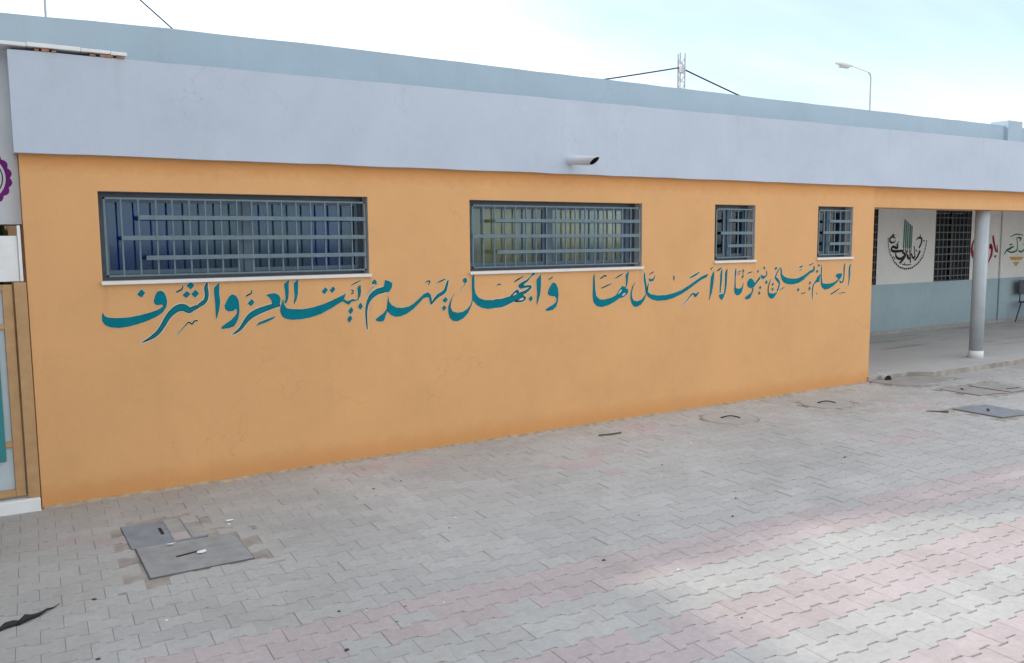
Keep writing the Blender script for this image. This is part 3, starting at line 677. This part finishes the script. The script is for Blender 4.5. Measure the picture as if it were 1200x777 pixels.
MURALS = {
  'dome': [
    ('T', [15712,2332,18,15704,1779,24]),
    ('T', [15767,2310,18,15766,1779,22]),
    ('T', [15827,2288,18,15822,1778,22]),
    ('T', [15896,2253,18,15884,1777,22]),
    ('T', [15950,2223,18,15940,1777,22]),
    ('S', [15734,2348,14,15722,1779,18,15724,1718,32]),
    ('S', [15792,2318,14,15783,1778,18,15789,1702,24]),
    ('S', [15855,2288,14,15842,1778,18,15849,1686,28]),
    ('S', [15922,2250,14,15909,1777,18,15932,1669,24]),
    ('S', [15984,2212,16,15970,1792,20,15966,1700,28]),
    ('S', [15444,1970,17,15330,2001,35,15259,1957,39,15287,1896,39,15400,1891,23,15447,1933,16]),
    ('S', [15513,1880,27,15507,1782,51,15368,1806,47,15322,1746,46,15424,1715,51,15701,1722,43]),
    ('S', [15463,1684,27,15494,1600,47,15635,1564,47,15783,1641,51,15677,1696,43]),
    ('S', [15796,1633,40,15712,1551,47,15603,1474,39]),
    ('S', [15816,1717,32,15865,1563,36]),
    ('S', [15933,1700,36,15967,1477,32]),
    ('S', [15979,1669,32,16045,1575,40,16121,1605,32]),
    ('S', [16067,1814,24,16114,1605,28]),
    ('S', [16137,1928,16,16186,1971,28,16278,1977,44,16320,1935,40,16295,1850,40,16232,1773,32]),
    ('S', [16278,1719,45,16200,1604,40,16114,1525,32]),
    ('S', [15873,1640,28,15905,1547,28,15939,1608,20]),
    ('S', [15393,1617,16,15447,1556,19]),
    ('S', [15681,1460,16,15835,1438,20,15989,1450,16]),
    ('S', [16124,1744,16,16180,1697,20]),
    ('P', [15334,2056,15415,2041,15392,2011,15321,2021]),
    ('P', [16233,2048,16292,2035,16262,2008]),
    ('P', [16360,1935,16427,1923,16398,1888]),
    ('P', [15523,1917,15562,1899,15538,1875]),
    ('P', [15452,1858,15498,1845,15469,1821]),
    ('P', [16072,1559,16118,1543,16083,1519]),
    ('P', [15755,1489,15802,1476,15773,1452]),
    ('S', [15201,1979,21,15205,1943,21]),
    ('S', [15206,1930,21,15211,1894,21]),
    ('S', [15212,1879,21,15217,1843,21]),
    ('S', [15218,1830,21,15235,1791,21]),
    ('S', [15241,1774,21,15258,1735,21]),
    ('S', [15267,1720,21,15284,1679,21]),
    ('S', [15290,1664,21,15322,1627,21]),
    ('S', [15336,1613,21,15368,1577,21]),
    ('S', [15379,1561,21,15411,1525,21]),
    ('S', [15425,1511,27,15469,1484,27]),
    ('S', [15485,1475,27,15529,1448,27]),
    ('S', [15548,1437,27,15590,1412,28]),
    ('S', [15608,1401,28,15657,1390,28]),
    ('S', [15678,1387,28,15727,1376,28]),
    ('S', [15745,1371,28,15797,1361,28]),
    ('S', [15815,1357,28,15864,1362,28]),
    ('S', [15884,1363,28,15933,1368,28]),
    ('S', [15951,1369,28,16003,1374,28]),
    ('S', [16021,1375,28,16069,1396,28]),
    ('S', [16089,1405,28,16137,1425,28]),
    ('S', [16155,1434,28,16206,1455,28]),
    ('S', [16223,1464,28,16263,1497,28]),
    ('S', [16278,1509,28,16315,1543,28]),
    ('S', [16330,1555,28,16370,1588,28]),
    ('S', [16385,1600,22,16403,1645,22]),
    ('S', [16412,1662,22,16430,1707,22]),
    ('S', [16437,1724,22,16458,1769,22]),
    ('S', [16464,1786,22,16472,1823,22]),
    ('S', [16474,1837,22,16482,1875,22]),
    ('S', [16483,1890,22,16491,1927,22]),
  ],
  'red': [
    ('S', [18318,2019,11,18197,1880,31,18156,1750,48,18191,1618,66,18289,1518,53,18382,1483,45,18561,1496,54,18671,1611,45]),
    ('S', [18955,2008,41,19018,1840,50,19114,1654,32]),
    ('S', [19146,1806,18,19168,1637,37]),
    ('P', [19019,1572,19152,1583,19096,1517]),
    ('S', [18868,1725,50,18883,1800,59,18935,1741,59,18943,1657,55,18920,1573,50,18826,1424,14]),
    ('P', [18248,1477,18296,1443,18270,1403,18222,1437]),
  ],
  'green': [
    ('S', [19387,1591,23,19473,1684,33,19597,1716,47,19690,1749,38,19769,1765,24]),
    ('S', [19506,1666,23,19702,1638,33,19892,1678,33,19918,1798,28,19861,1970,19]),
    ('S', [19911,1962,33,20060,1944,38,20001,1884,24]),
    ('S', [19957,1677,24,20092,1641,34,20219,1691,29,20297,1742,19]),
    ('S', [19602,1980,14,19854,2039,24,20135,2012,14]),
    ('S', [20173,1813,29,20320,1829,29]),
    ('S', [19589,1801,33,19699,1817,23]),
  ],
  'gold': [
    ('P', [19583,1537,20220,1526,20095,1455,19703,1463]),
    ('P', [19750,1422,20050,1416,19903,1316]),
  ],
}

def smooth_path(pts):
    out = []
    n = len(pts)
    for i in range(n-1):
        p0, p1, p2, p3 = pts[max(i-1,0)], pts[i], pts[i+1], pts[min(i+2,n-1)]
        for k in range(4):
            s = k/4.0
            out.append(tuple(0.5*((2*p1[c]) + (-p0[c]+p2[c])*s + (2*p0[c]-5*p1[c]+4*p2[c]-p3[c])*s*s + (-p0[c]+3*p1[c]-3*p2[c]+p3[c])*s**3) for c in range(3)))
    out.append(tuple(pts[-1])); return out
def stroke_poly(pts, grow):
    P = smooth_path(pts); P = [(x,z,w+grow) for x,z,w in P]
    P = [q for q in P if q[2] > 0.8]
    if len(P) < 2: return None
    if grow > 0:
        def ext(a, b):
            d = math.hypot(a[0]-b[0], a[1]-b[1]) or 1; return (a[0]+(a[0]-b[0])/d*grow*0.5, a[1]+(a[1]-b[1])/d*grow*0.5, a[2])
        P = [ext(P[0],P[1])] + P + [ext(P[-1],P[-2])]
    Lf, Rt = [], []
    for i, (x,z,w) in enumerate(P):
        a, b = P[max(i-1,0)], P[min(i+1,len(P)-1)]
        dx, dz = b[0]-a[0], b[1]-a[1]; d = math.hypot(dx,dz) or 1
        nx, nz = -dz/d, dx/d
        Lf.append((x+nx*w/2, z+nz*w/2)); Rt.append((x-nx*w/2, z-nz*w/2))
    return Lf, Rt
def area2(p): return sum(p[i][0]*p[(i+1) % len(p)][1] - p[(i+1) % len(p)][0]*p[i][1] for i in range(len(p)))
def offset_poly(p, g):
    if area2(p) < 0: p = p[::-1]
    n = len(p); out = []
    for i in range(n):
        a, b, c = p[i-1], p[i], p[(i+1) % n]
        d1 = (b[0]-a[0], b[1]-a[1]); d2 = (c[0]-b[0], c[1]-b[1]); l1 = math.hypot(*d1) or 1; l2 = math.hypot(*d2) or 1
        n1 = (d1[1]/l1, -d1[0]/l1); n2 = (d2[1]/l2, -d2[0]/l2)
        m_ = (n1[0]+n2[0], n1[1]+n2[1]); lm = m_[0]**2 + m_[1]**2
        k = min(2.0/max(lm, 1e-3), 2.2) if g > 0 else min(2.0/max(lm, 1e-3), 1.6)
        out.append((b[0]+m_[0]*g*k/1.0*0.5*1.0, b[1]+m_[1]*g*k*0.5))
    return out
def paint(name, shapes, Y, parent, mats, glow, inset, step=0.0006, thin_w=21):
    """flat paint film: pale edge, dark contour and fill, each a fraction of a millimetre above the last"""
    from mathutils.geometry import tessellate_polygon
    mb = MB(); cnt = [0]
    def put(poly2, layer, mi):
        y = Y - 0.0012 - step*layer - 0.00003*cnt[0]; cnt[0] += 1
        v3 = [Vector((x/1000.0, y, z/1000.0)) for x,z in poly2]; b = len(mb.v); mb.v += [tuple(q) for q in v3]
        for tri in tessellate_polygon([[Vector((x,z,0)) for x,z in poly2]]): mb.face([b+t for t in tri], mi)
    def put_strip(LR, layer, mi):
        y = Y - 0.0012 - step*layer - 0.00003*cnt[0]; cnt[0] += 1
        Lf, Rt = LR; b = len(mb.v)
        for (ax,az),(bx_,bz) in zip(Lf, Rt): mb.v += [(ax/1000.0,y,az/1000.0),(bx_/1000.0,y,bz/1000.0)]
        for i in range(len(Lf)-1): mb.face([b+2*i, b+2*i+1, b+2*i+3, b+2*i+2], mi)
    for layer, g, mi in ((0, glow, 0), (4, 0.0, 1), (8, -inset, 2)):
        cnt[0] = 0
        for kind, o in shapes:
            if kind in 'SRT':
                pts = [tuple(o[i:i+3]) for i in range(0, len(o), 3)]
                if kind == 'R' and layer == 8: continue
                if kind == 'T' and layer != 4: continue
                thin = max(q[2] for q in pts) < thin_w
                if thin and layer == 8: continue
                lr = stroke_poly(pts, (1.0*g if thin else 2*g))
                if lr: put_strip(lr, layer, (3 if (kind == 'R' and layer == 4) or kind == 'T' else mi))
            elif kind == 'P':
                p = [tuple(o[i:i+2]) for i in range(0, len(o), 2)]
                put(offset_poly(p, g) if g else p, layer, mi)
            elif kind == 'W' and layer == 8:
                put([tuple(o[i:i+2]) for i in range(0, len(o), 2)], 10, 0)
    cx = sum(q[0] for q in mb.v)/len(mb.v); cz = sum(q[2] for q in mb.v)/len(mb.v)
    return mb.build(name, mats, parent, loc=(cx, Y, cz))
for key, shapes in WORDS.items():
    paint('painted_signature' if key == 'sign' else 'painted_word', shapes, 0.0, bld, ['letter_glow','letter_edge','letter','letter_red'], 8.5, 6.5)
for key, cols in (('dome', ['cream','ink','ink','mint']), ('red', ['cream','crimson','crimson','ink']), ('green', ['cream','forest','forest','ink']), ('gold', ['cream','gold','gold','ink'])):
    sh = [(k_, [round(q*(1.5 if key == 'red' else 1.1)) if k_ in 'S' and i % 3 == 2 else q for i, q in enumerate(o_)]) for k_, o_ in MURALS[key]]
    yb = 3.0
    if key in ('green', 'gold'): yb = 2.962
    paint('painted_mural', sh, yb, bld, cols, 0.5, 1.0)

# ------------------------------------------------------------------ gateway at the left end
gh = empty('grey_gateway_lintel', (-1.4, 0.2, 2.14), 'grey rendered lintel wall with a purple scalloped emblem beside the orange block', 'wall')
Bx(-2.74, 0.357, 0.10, 0.70, 2.14, 3.40).build('lintel', 'lilac', gh)
Bx(-2.74,-2.5,0.10,0.34,0.0,2.139).build('pier', 'lilac', gh)
em = MB(); ec = (0.095, 2.478); nS = 72
def ring(r_out, r_in, y, mi, scal=0.0):
    b = len(em.v)
    for k in range(nS*4):
        a = 2*math.pi*k/(nS*4); ro = r_out + scal*abs(math.sin(a*9))
        em.v.append((ec[0]+math.cos(a)*ro, y, ec[1]+math.sin(a)*ro)); em.v.append((ec[0]+math.cos(a)*r_in, y, ec[1]+math.sin(a)*r_in))
    q = nS*4
    for k in range(q): k2 = (k+1) % q; em.face([b+2*k, b+2*k+1, b+2*k2+1, b+2*k2], mi)
ring(0.205, 0.178, 0.0985, 0, 0.016); ring(0.162, 0.154, 0.0985, 1)
em.build('painted_emblem', ['purple', 'ink'], gh, loc=(ec[0], 0.0985, ec[1]))

gt = empty('framed_gate', (-1.2, 0.05, 0.0), 'tan framed gate with frosted panes and a white top panel beside the orange wall', 'gate')
GX0 = -2.48
Bx(0.272,0.352,-0.02,0.06,0.10,1.715).build('post', 'tan', gt, 0.004)
gl = MB(); gl.box(0.196,0.262,0.0,0.045,0.12,1.70)
gl.box(GX0,0.1955,0.0,0.045,1.655,1.70); gl.box(GX0,0.1955,0.0,0.045,1.375,1.415); gl.box(GX0,0.1955,0.0,0.045,0.495,0.54); gl.box(GX0,0.1955,0.0,0.045,0.12,0.175)
gl.box(-0.72,-0.66,0.0,0.045,0.175,0.495); gl.box(-0.72,-0.66,0.0,0.045,0.54,1.375); gl.box(-0.72,-0.66,0.0,0.045,1.415,1.655)
gl.build('frame', 'tan', gt, 0.003)
for z0, z1 in ((0.175,0.495),(0.54,1.375),(1.415,1.655)):
    for xa, xb in ((-0.66,0.1955),(GX0,-0.72)): Bx(xa+0.001,xb-0.001,0.018,0.028,z0+0.001,z1-0.001).build('pane', 'frost', gt)
Bx(-0.60,0.150,-0.012,-0.002,0.395,1.43).build('teal_panel', 'teal_sheet', gt, 0.002)
Bx(GX0,0.315,0.015,0.05,1.722,2.055).build('top_panel', 'white', gt, 0.003)
Bx(0.317,0.338,0.0,0.06,1.722,2.13).build('trim', 'white', gt, 0.003)
Bx(GX0,0.350,-0.05,0.12,-0.02,0.098).build('threshold', 'white', gt, 0.008)

# ------------------------------------------------------------------ trees and hedge beyond the gate
def leaf_cloud(mb, blobs, n, size, rnd):
    for _ in range(n):
        c, r = rnd.choice(blobs)
        while True:
            d = Vector((rnd.uniform(-1,1), rnd.uniform(-1,1), rnd.uniform(-1,1)))
            if 0.1 < d.length < 1: break
        p = Vector(c) + Vector((d.x*r[0], d.y*r[1], d.z*r[2]))
        a = Vector((rnd.gauss(0,1), rnd.gauss(0,1), rnd.gauss(0,0.7))).normalized(); b = a.cross(Vector((rnd.gauss(0,1), rnd.gauss(0,1), rnd.gauss(0,1)))).normalized()
        s = size*rnd.uniform(0.6, 1.3)
        mb.poly([p-a*s, p+b*s*0.42, p+a*s, p-b*s*0.42])
def tree(name, base, height, blobs, n, size, label, group, seed):
    rnd = random.Random(seed); root = empty(name, base, label, 'tree', group)
    b = Vector(base); t = MB(); top = b + Vector((0.2, 0.1, height*0.5))
    t.tube([b - Vector((0,0,0.1)), b+Vector((0.05,0,height*0.25)), top], [0.24,0.19,0.13], 10)
    for c, r in blobs:
        c = Vector(c); mid = top.lerp(c, 0.5) + Vector((0,0,0.25)); t.tube([top-Vector((0,0,0.4)), mid, c], [0.11,0.07,0.03], 7)
        for _ in range(4):
            e = c + Vector((rnd.uniform(-r[0],r[0]), rnd.uniform(-r[1],r[1]), rnd.uniform(-r[2],r[2])))*0.7; t.tube([mid.lerp(c,0.6), c.lerp(e,0.5), e], [0.04,0.03,0.012], 5)
    t.build('trunk', 'bark', root)
    l = MB(); leaf_cloud(l, blobs, n, size, rnd); l.build('crown', 'leaf', root)
    return root
def up(x, y, h): return (x + SUN.x/SUN.z*h, y + SUN.y/SUN.z*h, h)       # the point at height h whose shadow falls on (x, y)
SHADE_SPOTS = [(3.75,-3.34,0.32,0.12),(4.25,-3.38,0.36,0.12),(5.35,-3.42,0.35,0.10),(5.95,-3.62,0.38,0.14),(6.35,-3.92,0.40,0.14),(6.95,-3.52,0.42,0.06),(7.7,-3.54,0.42,0.06),(8.5,-3.58,0.4,0.06),(7.0,-4.05,0.42,0.13),(7.6,-4.15,0.4,0.12)]  # shade patches on the paving; an unseen tree is shaped to throw them
tree('shade_tree', (-2.3, 5.6, 0.0), 8.6, [(up(x, y, 7.9+0.25*(k % 3)), (a, b, 0.10)) for k, (x, y, a, b) in enumerate(SHADE_SPOTS)], 5200, 0.07,
     'unseen leafy tree behind the gateway, crown shaped to cast dappled shade', None, 11)
wg = empty('school_wing', (-6.0, -3.0, 0.0), 'cream two-storey school wing running out from the gateway', 'building')
wm = MB(); WWIN = [(-10.6+3.3*i, -8.9+3.3*i, z, z+1.25) for i in range(4) for z in (1.1, 4.2)]
ys = sorted({-13.0, 2.75, *[q for h in WWIN for q in h[:2]]}); zs = sorted({-0.05, 6.1, *[q for h in WWIN for q in h[2:]]})
for i in range(len(ys)-1):
    for k in range(len(zs)-1):
        cy_, cz_ = (ys[i]+ys[i+1])/2, (zs[k]+zs[k+1])/2
        if any(h[0] < cy_ < h[1] and h[2] < cz_ < h[3] for h in WWIN): continue
        wm.poly([(-2.75,ys[i],zs[k]),(-2.75,ys[i+1],zs[k]),(-2.75,ys[i+1],zs[k+1]),(-2.75,ys[i],zs[k+1])])
wm.box(-10,-2.9,-13,2.75,-0.05,6.1); wm.box(-10,-3.4,2.751,9.0,-0.05,6.1)
wm.build('wall', 'cream', wg)
Bx(-10,-2.65,-13,2.77,6.101,6.5).build('parapet', 'fascia', wg, 0.01)
Bx(-10,-3.3,2.771,9.0,6.101,6.5).build('parapet', 'fascia', wg, 0.01)
for a,b,c,d in WWIN:
    q = MB(); q.box(-2.86,-2.80,a,b,c,c+0.06); q.box(-2.86,-2.80,a,b,d-0.06,d); q.box(-2.86,-2.80,a,a+0.06,c+0.06,d-0.06); q.box(-2.86,-2.80,b-0.06,b,c+0.06,d-0.06); q.box(-2.86,-2.80,(a+b)/2-0.03,(a+b)/2+0.03,c+0.06,d-0.06)
    wn = q.build('window', 'sash', wg, loc=(-2.83,(a+b)/2,c))
    Bx(-2.85,-2.84,a+0.06,b-0.06,c+0.06,d-0.06).build('pane', 'steel_dark', wn); Bx(-2.80,-2.71,a-0.02,b+0.02,c-0.05,c-0.001).build('sill', 'sill', wn)

hd = empty('clipped_hedge', (-0.8, 3.0, 0.0), 'dark green hedge showing above the white top of the gate', 'hedge')
hm = MB(); leaf_cloud(hm, [((-2.4+0.45*i, 3.0, 1.35), (0.45,0.35,1.05)) for i in range(7)], 15000, 0.06, random.Random(3)); hm.build('foliage', 'leaf', hd)
hs = MB()
for i in range(7): hs.tube([(-2.4+0.45*i,3.0,-0.05),(-2.37+0.45*i,3.02,1.6)], [0.03,0.012], 6)
hs.build('stems', 'bark', hd)

# ------------------------------------------------------------------ things against the sky
ms = empty('lattice_mast', (14.38, 8.0, 0.0), 'thin white lattice mast with two guy cables rising behind the roof', 'mast')
mm = MB(); hw = 0.075
corners = [(14.38-hw, 8-hw),(14.38+hw, 8-hw),(14.38, 8+hw)]
for x, y in corners: mm.tube([(x,y,-0.05),(x,y,6.30)], 0.02, 6)
for i in range(30):
    z = 0.2 + i*0.2
    for q in range(3):
        a, b = corners[q], corners[(q+1) % 3]; mm.tube([(a[0],a[1],z),(b[0],b[1],z+0.2)], 0.010, 5, cap=False)
mm.build('frame', 'galv', ms)
for tgt in ((9.6,7.6,5.30),(18.6,7.6,5.0)):
    st = Vector((14.38,8.0,5.98)); e = Vector(tgt); q = MB()
    e = Vector((11.346,8.0,5.488)) if tgt[0] < 14 else Vector((16.72,8.0,5.509))
    e2_ = st + (e-st)*3.2
    q.tube([st + (e2_-st)*(k/16.0) - Vector((0,0,0.30*math.sin(math.pi*k/16.0)*(0.55 if tgt[0] < 14 else 0.35))) for k in range(17)], 0.017, 6); q.build('guy_cable', 'rubber', ms)
Bx(14.28,14.36,7.84,7.93,5.83,6.02).build('bracket', 'galv', ms, 0.01)
sl = empty('street_lamp', (31.45, 15.0, 0.0), 'white street lamp with a single curved arm beyond the roof', 'street lamp')
q = MB(); q.tube([(31.45,15,-0.05),(31.45,15,4.0),(31.45,15,7.2),(31.45,15,8.45),(31.40,15,8.58),(31.25,15,8.64)], [0.09,0.06,0.04,0.03,0.028,0.026], 10); q.build('pole', 'galv', sl)
q = MB(); q.tube([(31.25,15,8.64),(30.2,15,8.78)], 0.02, 8); q.build('arm', 'white', sl)
q = MB(); q.tube([(30.25,15,8.77),(30.0,15,8.79),(29.5,15,8.80),(29.15,15,8.80)], [0.04,0.075,0.08,0.04], 10); hd_ = q.build('lamp_head', 'white', sl)
Bx(29.45,30.0,14.93,15.07,8.66,8.72).build('diffuser', 'frost', hd_, 0.01)
for x, zt, lbl in ((1.10,7.4,'thin steel pole standing behind the parapet above the brick-spotted coping'),(-0.0,7.0,'slender leaning pole at the far left end of the roof')):
    q = MB(); q.tube([(x,6.2,3.0),(x-(0.0 if x > 1 else 0.25),6.2,zt)], [0.017,0.013], 8); o = q.build('roof_pole', 'galv', loc=(x,6.2,3.0)); tag(o, lbl, 'pole')
q = MB(); q.tube([(2.30-0.42*k,6.2,5.43+0.347*k) if k >= 0 else (2.30-0.42*k,6.2,5.43+0.347*k) for k in range(-7, 9)], 0.010, 6)
tag(q.build('slanting_cable', 'rubber', loc=(5.2,6.2,3.0)), 'single dark cable slanting up into the pale sky from the roof', 'cable')

# ------------------------------------------------------------------ covers in the paving
def rect_cover(name, pts, mat, label, group, surround=None, z=0.010, slots=(), frame=0.008):
    cx = sum(p[0] for p in pts)/4; cy = sum(p[1] for p in pts)/4
    root = empty(name, (cx, cy, 0), label, 'manhole cover', group)
    if surround: MB().prism(surround, -0.03, -0.0015).build('surround', 'fill', root)
    MB().prism([(cx+(x-cx)*(1+frame*2), cy+(y-cy)*(1+frame*2)) for x,y in pts], -0.02, z-0.004).build('frame', 'rust', root, 0.002)
    MB().prism(pts, -0.01, z).build('lid', mat, root, 0.003)
    for xa, ya, xb, yb, wd in slots:
        d = Vector((xb-xa, yb-ya, 0)); nn = Vector((-d.y, d.x, 0)).normalized()*wd
        a = Vector((xa,ya,0)); b = Vector((xb,yb,0))
        MB().prism([tuple((a-nn)[:2]),tuple((b-nn)[:2]),tuple((b+nn)[:2]),tuple((a+nn)[:2])], z-0.002, z+0.0022).build('handle_slot', 'dark', root)
    return root
rect_cover('rectangular_cover', [(0.800,-1.925),(1.412,-1.935),(1.425,-1.392),(0.808,-1.352)], 'iron',
           'plain grey steel cover with a torn slot and paper scraps on it', 'steel covers by the orange wall', [(0.60,-2.07),(1.58,-2.07),(1.60,-1.28),(1.36,-1.30),(0.64,-1.28)], 0.013, [(1.00,-1.66,1.18,-1.625,0.011)])
r2 = rect_cover('rectangular_cover', [(0.785,-1.335),(1.262,-1.342),(1.300,-0.850),(0.790,-0.820)], 'iron_blue',
           'cover half blue steel and half paver infill behind the plain steel one', 'steel covers by the orange wall', [(0.62,-1.275),(1.34,-1.29),(1.46,-1.27),(1.44,-0.70),(0.63,-0.70)], 0.008, [(1.015,-1.00,1.012,-1.15,0.010)])
for i in range(3):
    for k in range(2):
        Bx(1.055+0.113*k+0.004*i, 1.055+0.113*k+0.105+0.004*i, -1.32+0.158*i, -1.32+0.158*i+0.150, 0.0, 0.0125+0.001*((i+k) % 2)).build('infill_paver', 'paver_pink' if (i+k) % 3 == 0 else 'concrete', r2, 0.003)
rect_cover('rectangular_cover', [(9.53,-2.30),(9.975,-2.365),(10.11,-1.80),(9.55,-1.73)], 'iron_blue',
           'grey-blue square cover in a cracked concrete collar out in the paving', 'covers near the arcade', [(9.36,-2.48),(10.06,-2.50),(10.20,-1.70),(9.38,-1.64)], 0.014, [(9.72,-2.04,9.86,-1.96,0.014)])
rect_cover('rectangular_cover', [(10.66,-1.42),(11.10,-1.50),(11.16,-0.92),(10.66,-0.90)], 'concrete',
           'concrete cover nearest the orange corner with a short dark slot', 'covers near the arcade', [(10.60,-1.52),(11.80,-1.70),(11.84,-0.82),(10.60,-0.78)], 0.010, [(10.84,-1.10,10.94,-1.02,0.014)])
rect_cover('rectangular_cover', [(11.22,-1.52),(11.72,-1.58),(11.76,-1.00),(11.24,-0.96)], 'concrete',
           'concrete cover in front of the grey column with a long dark slot', 'covers near the arcade', None, 0.010, [(11.36,-1.38,11.60,-1.42,0.014)])
for (cx, cy), lbl in (((7.06,-0.62),'round cover set in the paving below the first small barred window'),((8.66,-0.66),'round cover set in the paving below the window beside the arcade')):
    root = empty('round_cover', (cx,cy,0), lbl, 'manhole cover', 'round covers at the wall foot')
    MB().tube([(cx,cy,-0.02),(cx,cy,0.004)], 0.325, 40).build('collar', 'fill', root)
    MB().tube([(cx,cy,-0.01),(cx,cy,0.0065)], 0.297, 40).build('lid', 'paver_grey', root)
    h = MB(); h.tube([(cx-0.09+0.018*k, cy+0.05-0.012*k, 0.010+0.022*math.sin(math.pi*k/10)) for k in range(11)], 0.007, 6); h.build('handle', 'dark', root)

df = MB(); frnd = random.Random(9); nn_ = 150
for i in range(nn_+1):
    x = 0.37 + (10.40-0.37)*i/nn_; wv = 0.02 + 0.03*frnd.random() + (0.03 if frnd.random() < 0.12 else 0)
    df.v += [(x, 0.004, 0.012+0.010*frnd.random()), (x, -wv*0.45, 0.007+0.004*frnd.random()), (x, -wv, -0.002)]
for i in range(nn_):
    for k in range(2): df.face([3*i+k, 3*i+k+1, 3*i+k+4, 3*i+k+3], 0, True)
tag(df.build('drifted_dust', 'dust'), 'sandy dust and flaked paint drifted along the foot of the orange wall', 'dust', kind='stuff')
# ------------------------------------------------------------------ drain pipe end, litter, chair
dp = empty('drain_pipe', (10.68,-0.10,0.0), 'open end of a black drain pipe at the foot of the orange corner', 'pipe')
q = MB(); q.tube([(10.78,0.10,0.035),(10.67,-0.14,0.035)], 0.055, 16, cap=False); q.build('pipe', 'pvc', dp)
q = MB(); q.tube([(10.775,0.09,0.035),(10.675,-0.13,0.035)], 0.048, 16); q.build('bore', 'dark', dp)
q = MB(); pts = []
for k in range(15):
    s = k/14.0; pts.append((-0.15+0.46*s, -2.235+0.19*s**2.2+0.009*math.sin(k*2.1), 0.012+0.006*math.sin(k*2.3)))
q.tube(pts, [0.007,0.008,0.008,0.009,0.009,0.010,0.016,0.019,0.013,0.016,0.014,0.009,0.007,0.004,0.002], 8)
q.tube([(0.10,-2.20,0.012),(0.14,-2.165,0.02),(0.19,-2.15,0.014)], [0.008,0.02,0.006], 7)
tag(q.build('rubber_strip', 'rubber', loc=(0.1,-2.2,0)), 'twisted strip of black rubber lying on the pavers', 'rubber strip')
srnd = random.Random(5)
def pebble(x, y, s, mat, name, label, cat, group):
    mb = MB(); n = 7; v0 = []
    ph = srnd.uniform(0,6)
    low = [(x+math.cos(2*math.pi*k/n+ph)*s*srnd.uniform(0.7,1.3), y+math.sin(2*math.pi*k/n+ph)*s*srnd.uniform(0.45,0.9), 0.001) for k in range(n)]
    mid = [(px*0.9+x*0.1, py*0.9+y*0.1, s*srnd.uniform(0.3,0.6)) for px,py,_ in low]
    mb.v = low + mid + [(x,y,s*0.75)]
    for k in range(n):
        k2 = (k+1) % n; mb.face([k,k2,n+k2,n+k]); mb.face([n+k,n+k2,2*n])
    tag(mb.build(name, mat, loc=(x,y,0)), label, cat, group)
for x, y in [(1.58,-2.97),(1.91,-3.11),(1.79,-3.26),(1.45,-3.41),(2.72,-2.11),(3.24,-3.18),(5.09,-1.68),(4.55,-3.02),(4.89,-2.73),(3.34,-4.22),(2.66,-0.93),(2.94,-0.85),(3.72,-1.32),(4.0,-2.63),(4.45,-2.25),(0.48,-2.06),(0.41,-2.84),(9.69,-1.45),(6.65,-2.41)]:
    pebble(x, y, srnd.uniform(0.006,0.013), 'stone', 'grit_speck', 'tiny dark bit of grit lying on the pavers', 'grit', 'dark grit on the paving')
for x, y in [(1.71,-3.04),(2.11,-3.18),(4.84,-1.94),(5.89,-1.22),(5.14,-1.12),(5.22,-1.25),(3.52,-3.55),(0.77,-2.57),(1.45,-1.17),(2.86,-1.94)]:
    pebble(x, y, srnd.uniform(0.006,0.012), 'paper', 'white_scrap', 'tiny white scrap lying on the pavers', 'litter', 'white scraps on the paving')
def scrap(pts, z, label):
    mb = MB(); n = len(pts)
    mb.v = [(x,y,z+0.004+srnd.uniform(0,0.014)) for x,y in pts] + [(sum(p[0] for p in pts)/n, sum(p[1] for p in pts)/n, z+0.016)]
    for k in range(n): mb.face([k,(k+1) % n,n])
    o = mb.build('paper_scrap', 'paper', loc=(pts[0][0],pts[0][1],z)); so = o.modifiers.new('solid','SOLIDIFY'); so.thickness = 0.0015
    tag(o, label, 'litter')
scrap([(1.12,-1.69),(1.15,-1.70),(1.185,-1.67),(1.18,-1.64),(1.145,-1.645),(1.125,-1.66)], 0.013, 'crumpled white paper scrap beside the slot of the plain steel cover')
scrap([(0.98,-1.42),(1.00,-1.41),(1.04,-1.435),(1.01,-1.445)], 0.013, 'flat white paper sliver near the edge between the two steel covers')
scrap([(1.44,-1.115),(1.49,-1.105),(1.50,-1.12),(1.45,-1.13)], 0.001, 'long white sliver lying past the paver infill cover')
tw = MB(); tw.tube([(5.33,-0.47,0.006),(5.45,-0.52,0.012),(5.60,-0.50,0.006)], 0.008, 6)
tag(tw.build('twig', 'bark', loc=(5.33,-0.47,0)), 'thin dark twig near the wall foot below the curtained window', 'twig')
tw = MB(); tw.tube([(9.20,-1.62,0.006),(9.28,-1.75,0.012),(9.33,-1.80,0.016)], [0.006,0.009,0.014], 6)
tag(tw.build('twig', 'bark', loc=(9.2,-1.62,0)), 'thin dark twig beside the grey-blue square cover', 'twig')

ch = empty('school_chair', (20.02, 2.60, 0.08), 'dark plastic chair with black tube legs against the arcade wall', 'chair')
cx, cy = 20.02, 2.60
Bx(cx-0.23,cx+0.23,cy-0.22,cy+0.22,0.515,0.545).build('seat', 'steel_dark', ch, 0.012)
Bx(cx-0.23,cx+0.23,cy+0.20,cy+0.225,0.70,1.02).build('backrest', 'steel_dark', ch, 0.012)
for sx in (-1, 1):
    for sy in (-1, 1):
        q = MB(); q.tube([(cx+sx*0.20,cy+sy*0.16,0.52),(cx+sx*0.25,cy+sy*0.24,0.08)], 0.013, 8); q.build('leg', 'black', ch)
    q = MB(); q.tube([(cx+sx*0.20,cy+0.19,0.52),(cx+sx*0.20,cy+0.212,0.95)], 0.012, 8); q.build('back_post', 'black', ch)
